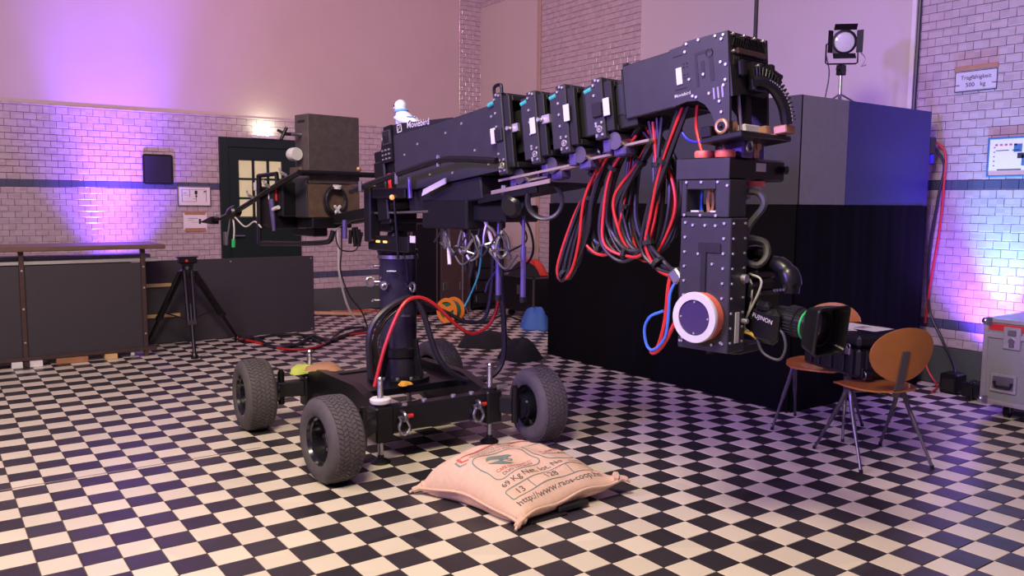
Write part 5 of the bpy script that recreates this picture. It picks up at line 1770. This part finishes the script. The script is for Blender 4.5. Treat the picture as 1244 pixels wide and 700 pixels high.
b = MB()
NS = 48
vt, ft = [], []
for top in (True, False):
    for i in range(NS + 1):
        for j in range(NS + 1):
            u = math.sin((i / NS - .5) * math.pi)
            v = math.sin((j / NS - .5) * math.pi)
            vt.append(sack_pt(u * SXH, v * SYH, top))
n1_ = NS + 1
for s_ in (0, 1):
    for i in range(NS):
        for j in range(NS):
            o = s_ * n1_ * n1_
            q = (o + i * n1_ + j, o + (i + 1) * n1_ + j, o + (i + 1) * n1_ + j + 1, o + i * n1_ + j + 1)
            ft.append(q if s_ == 0 else q[::-1])
b.add(vt, ft)
sk = b.build('sack_body', 'jute', sack, recalc=False, angle=80)
edge = []
for k in range(4 * 24):
    s_, q = divmod(k, 24)
    a = math.sin((q / 24 - .5) * math.pi)
    u, v = ((a, -1), (1, a), (-a, 1), (-1, -a))[s_]
    p = Vector(sack_pt(u * SXH, v * SYH, True))
    out = Vector((u * abs(u) ** 8, v * abs(v) ** 8, 0)) * .012
    edge.append(p + out)
P(sack, 'seam', 'jute', lambda b: b.tube(edge, .008, n=6, sub=2, closed=True))
for u, v in ((-1, -1), (1, -1), (1, 1), (-1, 1)):
    p = Vector(sack_pt(u * SXH, v * SYH, True))
    d = Vector((u * 1.0, v * .6, -.25))
    P(sack, 'corner_ear', 'jute', lambda b: b.tube([p - d * .03, p + d * .018, p + d * .045 + Vector((0, 0, -.01))], [.028, .016, .007], n=8))


def sack_flat(vv, ff, m, name='print'):
    b = MB()
    b.add([sack_pt(x - .015, -.315 + (y + .315) * .80, True, .0022) for x, y in vv], ff)
    return b.build(name, m, sk, smooth=False, recalc=False)


def sack_text(s, x, y, size, m, sx=1.0, align='CENTER'):
    vv, ff = text_tris(s, size, align, sx)
    return sack_flat([(x + a, y + c) for a, c in vv], ff, m, 'lettering')


def sack_line(pts, w, m, closed=False):
    P2 = []
    n = len(pts)
    for i in range(n if closed else n - 1):
        a, c = Vector(pts[i]), Vector(pts[(i + 1) % n])
        k = max(1, int((c - a).length / .02))
        for q in range(k):
            P2.append(a.lerp(c, q / k))
    if not closed:
        P2.append(Vector(pts[-1]))
    vv, ff = [], []
    m_ = len(P2)
    for i, p in enumerate(P2):
        d = (P2[(i + 1) % m_] - P2[i - 1]) if closed else (P2[min(i + 1, m_ - 1)] - P2[max(i - 1, 0)])
        d.normalize()
        nrm = Vector((-d.y, d.x))
        vv += [tuple(p + nrm * w / 2), tuple(p - nrm * w / 2)]
    for i in range(m_ if closed else m_ - 1):
        j = (i + 1) % m_
        ff.append((2 * i, 2 * i + 1, 2 * j + 1, 2 * j))
    return sack_flat(vv, ff, m, 'printed_line')


def rrect(x0, x1, y0, y1, r):
    out = []
    for cx, cy, a0 in ((x1 - r, y1 - r, 0), (x0 + r, y1 - r, 90), (x0 + r, y0 + r, 180), (x1 - r, y0 + r, 270)):
        for k in range(6):
            a = R(a0 + 18 * k)
            out.append((cx + r * math.cos(a), cy + r * math.sin(a)))
    return out


sack_text('http://www.raos-coop.hn', .0, -.248, .056, 'jute_black', .98)
sack_line(rrect(-.27, .27, -.205, -.128, .014), .0055, 'jute_green', True)
sack_line([(-.12, -.205), (-.12, -.128)], .0055, 'jute_green')
sack_line([(.13, -.205), (.13, -.128)], .0055, 'jute_green')
sack_text('13', -.195, -.167, .058, 'jute_black')
sack_text('128', .005, -.166, .058, 'jute_black')
sack_text('69 Kg Net, lot, No', -.055, -.088, .052, 'jute_black', .98)
sack_line([(.18, -.10), (.29, -.10)], .004, 'jute_black')
sack_line(rrect(-.235, .055, -.045, .190, .045), .006, 'jute_green', True)
sack_line(rrect(.085, .30, -.045, .190, .045), .006, 'jute_green', True)
sack_text('CAFE ORGANICO', -.09, .012, .026, 'jute_red', 1.05)
sack_text('DUO LATINO', -.09, -.020, .028, 'jute_black', 1.1)
sack_text('CAFE', .19, .07, .05, 'jute_red')
sack_text('HONDURAS', .19, .02, .03, 'jute_black')


def blob(cx, cy, rx, ry, a0, a1, inner, rot, m):
    vv, ff = [], []
    n = 18
    for i in range(n + 1):
        a = R(a0 + (a1 - a0) * i / n)
        th = math.sin(math.pi * i / n)
        for k in (1.0, 1 - (1 - inner) * th):
            x, y = rx * k * math.cos(a), ry * k * math.sin(a)
            vv.append((cx + x * math.cos(R(rot)) - y * math.sin(R(rot)), cy + x * math.sin(R(rot)) + y * math.cos(R(rot))))
    for i in range(n):
        ff.append((2 * i, 2 * i + 1, 2 * i + 3, 2 * i + 2))
    sack_flat(vv, ff, m, 'emblem')


blob(-.095, .105, .082, .066, 20, 165, .25, 0, 'jute_green')
blob(-.100, .100, .080, .062, 180, 300, .35, 0, 'jute_green')
blob(-.065, .095, .052, .036, 0, 180, -.9, 20, 'jute_green')
for k, s in enumerate(('COOPERATIVA CAFETALERA', 'ORGANICA LIMITADA', 'PRODUCTO DE HONDURAS', 'CAFE ORGANICO 2012/13')):
    sack_text(s, -.02 - .015 * k, .268 - .020 * k + .001, .0185, 'jute_black', 1.25)
blob(.0, .255, .27, .040, 20, 165, .55, 0, 'jute_red')
sack_line([(-.235, .285), (-.24, .24), (-.215, .215)], .014, 'jute_red')
sack_line([(-.255, .275), (-.262, .23), (-.24, .20)], .008, 'jute_green')
# black board below the sack
t = thing('black_board', 'flat black board with a bar handle under the sack', 'board', (2.12, -.86, 0))
P(t, 'board', 'black_matte', lambda b: b.bb(-.22, .18, -.16, .20, .001, .012, .002))
P(t, 'bar', 'black_matte', lambda b: (b.bb(-.02, .17, -.255, -.215, .012, .040, .006), b.bb(-.02, .16, -.22, -.15, .004, .012)))
P(t, 'block', 'black_matte', lambda b: b.bb(-.20, .02, -.27, -.16, .001, .012, .003))

# ------------------------------------------------------------------ chairs
def make_chair(lab, M):
    t = thing('chair', lab, 'chair', M, 'plywood chairs')
    # seat
    b = MB()
    n = 20
    vv = []
    for top in (0, 1):
        for r_ in (0, .35, .7, .9, 1.0):
            for k in range(n):
                a = 2 * math.pi * k / n
                cx, sy = math.cos(a), math.sin(a)
                e = (abs(cx) ** 3 + abs(sy) ** 3) ** (-1 / 3)
                x, y = .205 * r_ * e * cx, .205 * r_ * e * sy
                z = .432 + .018 * (y / .2) * (1 if y > 0 else 0) * 0 + .020 * (r_ ** 2) * (.5 - .5 * (y > .1)) + (-.012 if y > .14 else 0)
                vv.append((x * (1 - .08 * (y < 0) * abs(y) / .2), y, z + (.011 if top else 0)))
    m_ = 5 * n
    ff = []
    for top in (0, 1):
        for r_ in range(4):
            for k in range(n):
                q = (top * m_ + r_ * n + k, top * m_ + r_ * n + (k + 1) % n, top * m_ + (r_ + 1) * n + (k + 1) % n, top * m_ + (r_ + 1) * n + k)
                ff.append(q)
    for k in range(n):
        ff.append((4 * n + k, 4 * n + (k + 1) % n, m_ + 4 * n + (k + 1) % n, m_ + 4 * n + k))
    b.add(vv, ff)
    b.build('seat', 'chair_ply', t, angle=50)
    # backrest: egg shaped curved plywood
    b = MB()
    vv = []
    for top in (0, 1):
        for r_ in (0, .4, .75, .93, 1.0):
            for k in range(28):
                a = 2 * math.pi * k / 28
                x = .195 * r_ * math.cos(a) * (1 + .07 * math.sin(a))
                h = .158 * r_ * math.sin(a)
                y = -.245 - .22 * h - .0 + .55 * x * x * 1.6 - (.010 if top else 0)
                vv.append((x, y, .665 + h))
    m_ = 5 * 28
    ff = []
    for top in (0, 1):
        for r_ in range(4):
            for k in range(28):
                ff.append((top * m_ + r_ * 28 + k, top * m_ + r_ * 28 + (k + 1) % 28, top * m_ + (r_ + 1) * 28 + (k + 1) % 28, top * m_ + (r_ + 1) * 28 + k))
    for k in range(28):
        ff.append((4 * 28 + k, 4 * 28 + (k + 1) % 28, m_ + 4 * 28 + (k + 1) % 28, m_ + 4 * 28 + k))
    b.add(vv, ff)
    b.build('backrest', 'chair_ply', t, angle=50)
    P(t, 'back_strut', 'chair_steel', lambda b: (b.bar((0, -.262, .685), (0, -.225, .50), .050, .007, .002, up=(0, 1, 0)), b.bar((0, -.225, .50), (0, -.185, .415), .050, .007, .002, up=(0, 1, 0)), b.bar((0, -.19, .415), (0, 0, .41), .036, .007, .002)))
    P(t, 'under_bar', 'chair_steel', lambda b: b.cyl((-.175, 0, .415), (.175, 0, .415), .013))
    for x in (-1, 1):
        for y in (-1, 1):
            lg = P(t, 'leg', 'chair_steel', lambda b: b.tube([(x * .165, 0, .418), (x * .17, y * .022, .405), (x * .185, y * .07, .30), (x * .225, y * .235, .012)], [.015, .015, .013, .009], n=10))
            P(lg, 'foot_cap', 'black_plastic', lambda b: b.cyl((x * .227, y * .238, 0), (x * .225, y * .234, .02), .011, n=10))
    return t


fw = math.degrees(math.atan2(.91, .41)) - 90
make_chair('front plywood chair seen from behind, carrying the black wheeled case', Matrix.Translation((4.195, -1.445, 0)) @ rz(fw))
make_chair('rear plywood chair half hidden behind the black case and the lens', Matrix.Translation((4.52, -.86, 0)) @ rz(108))

# hard case lying on the two chairs
KM = Matrix.Translation((4.44, -1.20, .452)) @ rz(fw + 4)
case = thing('hard_case', 'black hard plastic wheeled case resting across the two chairs', 'case', KM)
P(case, 'shell', 'black_plastic', lambda b: (b.bb(-.21, .21, -.24, .30, .012, .19, .018),))
P(case, 'lid', 'black_plastic', lambda b: (b.bb(-.218, .218, -.248, .308, .195, .270, .020),))
P(case, 'ribs', 'black_matte', lambda b: [b.bb(-.222, -.208, y, y + .03, .03, .18, .004) for y in (-.20, -.12, .0, .12, .20)] + [b.bb(x, x + .03, -.252, -.238, .05, .18, .004) for x in (-.16, -.02, .12)])
for x in (-.15, .15):
    wl = P(case, 'wheel', 'black_metal', lambda b: (b.cyl((x - .02, -.245, .034), (x + .02, -.245, .034), .034, n=20), b.bb(x - .035, x + .035, -.245, -.21, .01, .08, .008)))
    P(wl, 'wheel_ring', 'steel_dull', lambda b: (b.torus((x - .021, -.245, .034), (1, 0, 0), .022, .004, 18, 6), b.torus((x + .021, -.245, .034), (1, 0, 0), .022, .004, 18, 6)))
for y in (-.12, .16):
    P(case, 'latch', 'black_matte', lambda b: b.bb(-.235, -.212, y - .03, y + .03, .14, .23, .006))
P(case, 'padlock', 'steel_dull', lambda b: (b.bb(-.245, -.225, -.20, -.16, .15, .19, .004), b.torus((-.235, -.18, .20), (1, 0, 0), .015, .004, 14, 6)))
P(case, 'handle', 'black_matte', lambda b: b.tube([(-.08, -.25, .16), (-.08, -.275, .17), (.08, -.275, .17), (.08, -.25, .16)], .012, n=8, smooth=False))
for lab, x, y, w, h, a in (('large white sheet on the black hard case', .04, .05, .21, .297, 20), ('small white note on the black hard case behind the lens hood', -.13, .0, .12, .10, -15)):
    t = thing('paper', lab, 'paper', KM @ Matrix.Translation((x, y, .2705)) @ rz(a))
    P(t, 'sheet', 'paper', lambda b: b.loft([((0, -h / 2, .001), (w / 2, 0, 0), (0, 0, .0006)), ((0, 0, .002), (w / 2, 0, 0), (0, 0, .0006)), ((0, h / 2, .005), (w / 2, 0, 0), (0, 0, .0006))], 4), smooth=False)
    P(t, 'print', 'print_black', lambda b: [b.add([(-w * .35, yy, .0042), (w * .2, yy, .0042), (w * .2, yy + .006, .0043), (-w * .35, yy + .006, .0043)], [(0, 1, 2, 3)]) for yy in (-.03, -.01, .01)], smooth=False)

# ------------------------------------------------------------------ flight case (right edge)
FM = Matrix.Translation((5.78, -1.31, 0)) @ rz(0)
fc = thing('flight_case', 'grey flight case with a red stripe and silver edges at the right wall', 'flight case', FM)
W_, D_, Z_0, Z_1 = .62, .55, .105, .705      # along -Y, along +X
P(fc, 'body', 'case_grey', lambda b: b.bb(.006, D_, -W_, -.006, Z_0, .575, .003))
P(fc, 'lid', 'case_grey', lambda b: b.bb(.006, D_, -W_, -.006, .60, Z_1, .003))
P(fc, 'lid_stripe', 'red_plastic', lambda b: b.bb(.002, .01, -W_ + .02, -.03, .628, .672), label='red stripe')
ed = P(fc, 'edge_profile', 'aluminium', lambda b: (
    b.bb(-.004, .03, -.03, .004, Z_0, Z_1, .004), b.bb(-.004, .03, -W_ - .004, -W_ + .03, Z_0, Z_1, .004), b.bb(D_ - .03, D_ + .004, -.03, .004, Z_0, Z_1, .004), b.bb(D_ - .03, D_ + .004, -W_ - .004, -W_ + .03, Z_0, Z_1, .004),
    b.bb(-.004, .026, -W_, 0, Z_0 - .004, Z_0 + .028, .004), b.bb(-.004, .026, -W_, 0, Z_1 - .025, Z_1 + .004, .004), b.bb(0, D_, -.026, .004, Z_1 - .025, Z_1 + .004, .004), b.bb(0, D_, -.026, .004, Z_0 - .004, Z_0 + .028, .004),
    b.bb(-.005, .02, -W_, 0, .572, .606, .004), b.bb(0, D_, -.02, .005, .572, .606, .004), b.bb(D_ - .026, D_ + .004, -W_, 0, Z_1 - .025, Z_1 + .004, .004)))
P(fc, 'lid_top', 'case_grey', lambda b: b.bb(.02, D_ - .02, -W_ + .02, -.02, Z_1 - .003, Z_1 + .001))
for y in (-.004, -W_ + .0):
    for z in (Z_0 + .02, Z_1 - .02):
        P(fc, 'ball_corner', 'steel', lambda b: (b.ball((.004, y, z), .026, 14, 10), b.bb(-.008, .0, y - .05, y + .02 if y < -.1 else y - .01, z - .03, z + .03, .003)))
lt = P(fc, 'butterfly_latch', 'aluminium', lambda b: b.bb(-.008, .006, -.245, -.130, .505, .660, .004))
P(lt, 'latch_wing', 'steel_dull', lambda b: (b.cyl((-.02, -.188, .565), (-.006, -.188, .565), .020, n=16), b.bb(-.014, -.006, -.215, -.16, .60, .64, .004), b.bb(-.016, -.006, -.205, -.172, .52, .56, .004)))
hn = P(fc, 'handle_dish', 'aluminium', lambda b: (b.bb(-.008, .004, -.235, -.06, .305, .325, .003), b.bb(-.008, .004, -.235, -.06, .195, .215, .003), b.bb(-.008, .004, -.08, -.06, .215, .305, .003), b.bb(-.008, .004, -.235, -.215, .215, .305, .003)))
P(hn, 'handle_recess', 'steel_dull', lambda b: b.bb(-.001, .006, -.215, -.08, .215, .305))
P(hn, 'handle_grip', 'black_metal', lambda b: b.tube([(-.006, -.205, .27), (-.014, -.195, .235), (-.014, -.10, .235), (-.006, -.09, .27)], .010, n=8, smooth=False))
for x, y in ((.12, -.14), (.12, -W_ + .12), (D_ - .1, -.14), (D_ - .1, -W_ + .12)):
    cw = P(fc, 'castor', 'black_plastic', lambda b: b.cyl((x, y - .016, .045), (x, y + .016, .045), .045, n=22))
    P(cw, 'castor_fork', 'steel_dull', lambda b: (b.bb(x - .025, x + .03, y - .026, y - .019, .04, .10), b.bb(x - .025, x + .03, y + .019, y + .026, .04, .10), b.bb(x - .035, x + .035, y - .03, y + .03, .092, .105, .003)))

# ------------------------------------------------------------------ gear behind the crane
t = thing('road_case', 'tall black road case behind the column', 'flight case', (5.05, 5.55, 0))
P(t, 'body', 'black_plastic', lambda b: b.bb(-.22, .16, -.22, .25, .06, 1.22, .006))
P(t, 'edge_profile', 'steel_dull', lambda b: (b.bb(-.225, -.205, -.225, -.205, .06, 1.22), b.bb(.145, .165, -.225, -.205, .06, 1.22), b.bb(-.225, .165, -.225, -.205, 1.205, 1.225)))
P(t, 'castors', 'black_metal', lambda b: [b.cyl((x, y - .01, .03), (x, y + .01, .03), .03) for x in (-.15, .1) for y in (-.15, .18)])
t = thing('rack_case', 'dark brown rack case with silver latches behind the cable reel', 'flight case', (5.52, 5.60, 0))
P(t, 'body', 'case_brown', lambda b: b.bb(-.24, .22, -.24, .24, .0, 1.16, .006))
P(t, 'edge_profile', 'steel_dull', lambda b: (b.bb(-.245, -.225, -.245, -.225, 0, 1.16), b.bb(.205, .225, -.245, -.225, 0, 1.16)))
for x in (-.16, .10):
    P(t, 'latch', 'steel_dull', lambda b: b.bb(x - .045, x + .045, -.248, -.238, .32, .43, .003))
t = thing('equipment_rack', 'tall black equipment rack right of the brown rack case', 'rack', (6.08, 5.72, 0))
P(t, 'body', 'black_plastic', lambda b: b.bb(-.26, .26, -.26, .26, .05, 1.12, .006))
for k in range(6):
    P(t, 'rack_unit', 'black_matte', lambda b: b.bb(-.22, .22, -.275, -.26, .10 + .165 * k, .245 + .165 * k, .004))
P(t, 'unit_handles', 'steel_dull', lambda b: [b.bb(x - .008, x + .008, -.295, -.275, .13 + .165 * k, .215 + .165 * k, .003) for k in range(6) for x in (-.19, .19)])
P(t, 'castors', 'black_metal', lambda b: [b.cyl((x, y - .012, .028), (x, y + .012, .028), .028) for x in (-.2, .2) for y in (-.2, .2)])
# cable reel
t = thing('cable_reel', 'orange cable reel with green cable standing on the floor', 'cable reel', (5.03, 4.70, .0))
ax = Vector((.93, .36, 0)).normalized()
def disc(b, off):
    c = Vector((0, 0, .155)) + ax * off
    b.lathe([(.115, -.012), (.155, -.012), (.160, 0), (.155, .012), (.115, .012), (.110, 0), (.115, -.012)], c, ax, 32)
    u = Vector((-ax.y, ax.x, 0))
    for k in range(3):
        a = R(30 + 120 * k)
        d = u * math.cos(a) + Vector((0, 0, 1)) * math.sin(a)
        b.bar(c + d * .03, c + d * .13, .07, .018, .004, up=ax)
    b.lathe([(0, -.02), (.05, -.02), (.05, .02), (0, .02)], c, ax, 20)
P(t, 'side_disc', 'orange', lambda b: disc(b, -.075))
P(t, 'side_disc', 'orange', lambda b: disc(b, .075))
P(t, 'wound_cable', 'green_cable', lambda b: b.lathe([(.04, -.06), (.115, -.06), (.125, -.03), (.118, 0), (.125, .03), (.115, .06), (.04, .06)], Vector((0, 0, .155)), ax, 28))
P(t, 'stand', 'black_metal', lambda b: b.tube([tuple(ax * -.12 + Vector((0, 0, .16))), tuple(ax * -.12 + Vector((.06, -.12, .012))), tuple(ax * .12 + Vector((.06, -.12, .012))), tuple(ax * .12 + Vector((0, 0, .16)))], .010, smooth=False))
# thin chrome stand
t = thing('chrome_stand', 'thin chrome stand pole beside the rack case', 'stand', (5.46, 5.1, 0))
P(t, 'pole', 'steel', lambda b: (b.cyl((0, 0, .05), (0, 0, 1.05), .014), b.cyl((0, 0, 1.0), (.01, 0, 1.3), .010)))
P(t, 'legs', 'steel_dull', lambda b: [b.bar((0, 0, .20), (.25 * math.cos(R(a)), .25 * math.sin(R(a)), .008), .014, .008) for a in (20, 140, 260)])
# equipment case with clothes on top, in front of the right wall
t = thing('equipment_case', 'black equipment case with a white label left of the booth', 'flight case', (6.25, 4.55, 0))
P(t, 'body', 'black_plastic', lambda b: b.bb(-.30, .30, -.34, .34, .10, .55, .008))
P(t, 'edge_profile', 'steel_dull', lambda b: (b.bb(-.304, -.29, -.344, .344, .535, .555), b.bb(-.304, -.284, -.344, -.324, .10, .55), b.bb(-.304, .3, -.344, -.324, .535, .555)))
P(t, 'label_plate', 'steel_dull', lambda b: b.bb(-.304, -.298, -.12, .02, .32, .44, .002))
P(t, 'castors', 'black_metal', lambda b: [b.cyl((x, y - .015, .05), (x, y + .015, .05), .05) for x in (-.22, .22) for y in (-.25, .25)])


def heap(name, lab, cat, m, c, r, h, seed, n=26, rings_=7):
    rnd = random.Random(seed)
    b = MB()
    vv = [(0, 0, h)]
    ph = [rnd.uniform(0, 6.28) for _ in range(6)]
    for q in range(1, rings_ + 1):
        f = q / rings_
        for i in range(n):
            a = 2 * math.pi * i / n
            w = 1 + .16 * math.sin(2 * a + ph[0]) + .10 * math.sin(5 * a + ph[1]) * f
            z = h * (1 - f ** 3.0) * (1 + f * (.22 * math.sin(3 * a + ph[2] + 3 * f) + .14 * math.sin(7 * a + ph[3] + 5 * f)))
            vv.append((r[0] * f * w * math.cos(a), r[1] * f * w * math.sin(a), max(.002, z)))
    ff = [(0, 1 + i, 1 + (i + 1) % n) for i in range(n)]
    for q in range(rings_ - 1):
        for i in range(n):
            ff.append((1 + q * n + i, 1 + (q + 1) * n + i, 1 + (q + 1) * n + (i + 1) % n, 1 + q * n + (i + 1) % n))
    ff.append(tuple(1 + (rings_ - 1) * n + i for i in range(n)))
    b.add(vv, ff)
    o = tag(b.build(name, m, angle=60), lab, cat)
    o.location = c
    return o


heap('jacket', 'red jacket thrown on the black equipment case', 'jacket', 'red_cloth', (6.18, 4.60, .556), (.20, .30), .20, 4)
heap('dark_jacket', 'dark jacket lying over the red jacket', 'jacket', 'dark_cloth', (6.02, 4.50, .556), (.12, .26), .17, 9)
heap('blue_bag', 'crumpled blue bag on the floor beside the booth', 'bag', 'blue_cloth', (5.62, 3.72, 0), (.15, .19), .25, 12)
heap('cloth_pile', 'dark cloth pile on the floor at the booth corner', 'cloth', 'dark_cloth', (4.38, 2.33, 0), (.24, .26), .17, 15)
heap('cloth_pile', 'low dark cloth bundle on the floor behind the rear right wheel', 'cloth', 'dark_cloth', (4.45, 3.05, 0), (.28, .25), .15, 17)
# wooden plank at the wall foot
t = thing('timber', 'light timber plank on the floor behind the dark panel', 'timber', (4.0, 6.1, 0))
P(t, 'plank', 'batten', lambda b: b.bar((-.35, .20, .05), (.40, -.25, .02), .10, .03, .003))
P(t, 'block', 'wood_block', lambda b: b.bar((.1, .12, .03), (.6, -.05, .02), .08, .03, .003))


# ------------------------------------------------------------------ pieces of one part that do not touch become parts of their own
def split_parts():
    skip = ('lettering', 'print', 'printed_line', 'emblem', 'screw_thread', 'pane', 'drape', 'sack_body')
    for o in list(col.objects):
        if o.type != 'MESH' or o.parent is None or o.get('kind') or o.name.split('.')[0] in skip or o.data.users > 1:
            continue
        me = o.data
        n = len(me.vertices)
        par = list(range(n))

        def find(i):
            while par[i] != i:
                par[i] = par[par[i]]
                i = par[i]
            return i
        for e in me.edges:
            a, c = find(e.vertices[0]), find(e.vertices[1])
            if a != c:
                par[a] = c
        comps = {}
        for i in range(n):
            comps.setdefault(find(i), []).append(i)
        if len(comps) < 2:
            continue
        cl = []
        for vs_ in comps.values():
            co = [me.vertices[i].co for i in vs_]
            cl.append([[min(c[k] for c in co) - .004 for k in range(3)], [max(c[k] for c in co) + .004 for k in range(3)], set(vs_)])
        merged = True
        while merged:
            merged = False
            for i in range(len(cl)):
                for j in range(i + 1, len(cl)):
                    A, B_ = cl[i], cl[j]
                    if all(A[0][k] <= B_[1][k] and B_[0][k] <= A[1][k] for k in range(3)):
                        cl[i] = [[min(A[0][k], B_[0][k]) for k in range(3)], [max(A[1][k], B_[1][k]) for k in range(3)], A[2] | B_[2]]
                        del cl[j]
                        merged = True
                        break
                if merged:
                    break
        if len(cl) < 2:
            continue
        base = o.name.split('.')[0]
        for q, (lo, hi, vset) in enumerate(cl):
            tgt = me if q == 0 else me.copy()
            if q == 0:
                src = me.copy()
            bm = bmesh.new()
            bm.from_mesh(src)
            bm.verts.ensure_lookup_table()
            bmesh.ops.delete(bm, geom=[v for v in bm.verts if v.index not in vset], context='VERTS')
            bm.to_mesh(tgt)
            bm.free()
            if q:
                c_ = link(base, tgt, o.parent)
                c_.matrix_basis = o.matrix_basis.copy()
                if 'label' in o:
                    c_['label'] = o['label']
        bpy.data.meshes.remove(src)


split_parts()
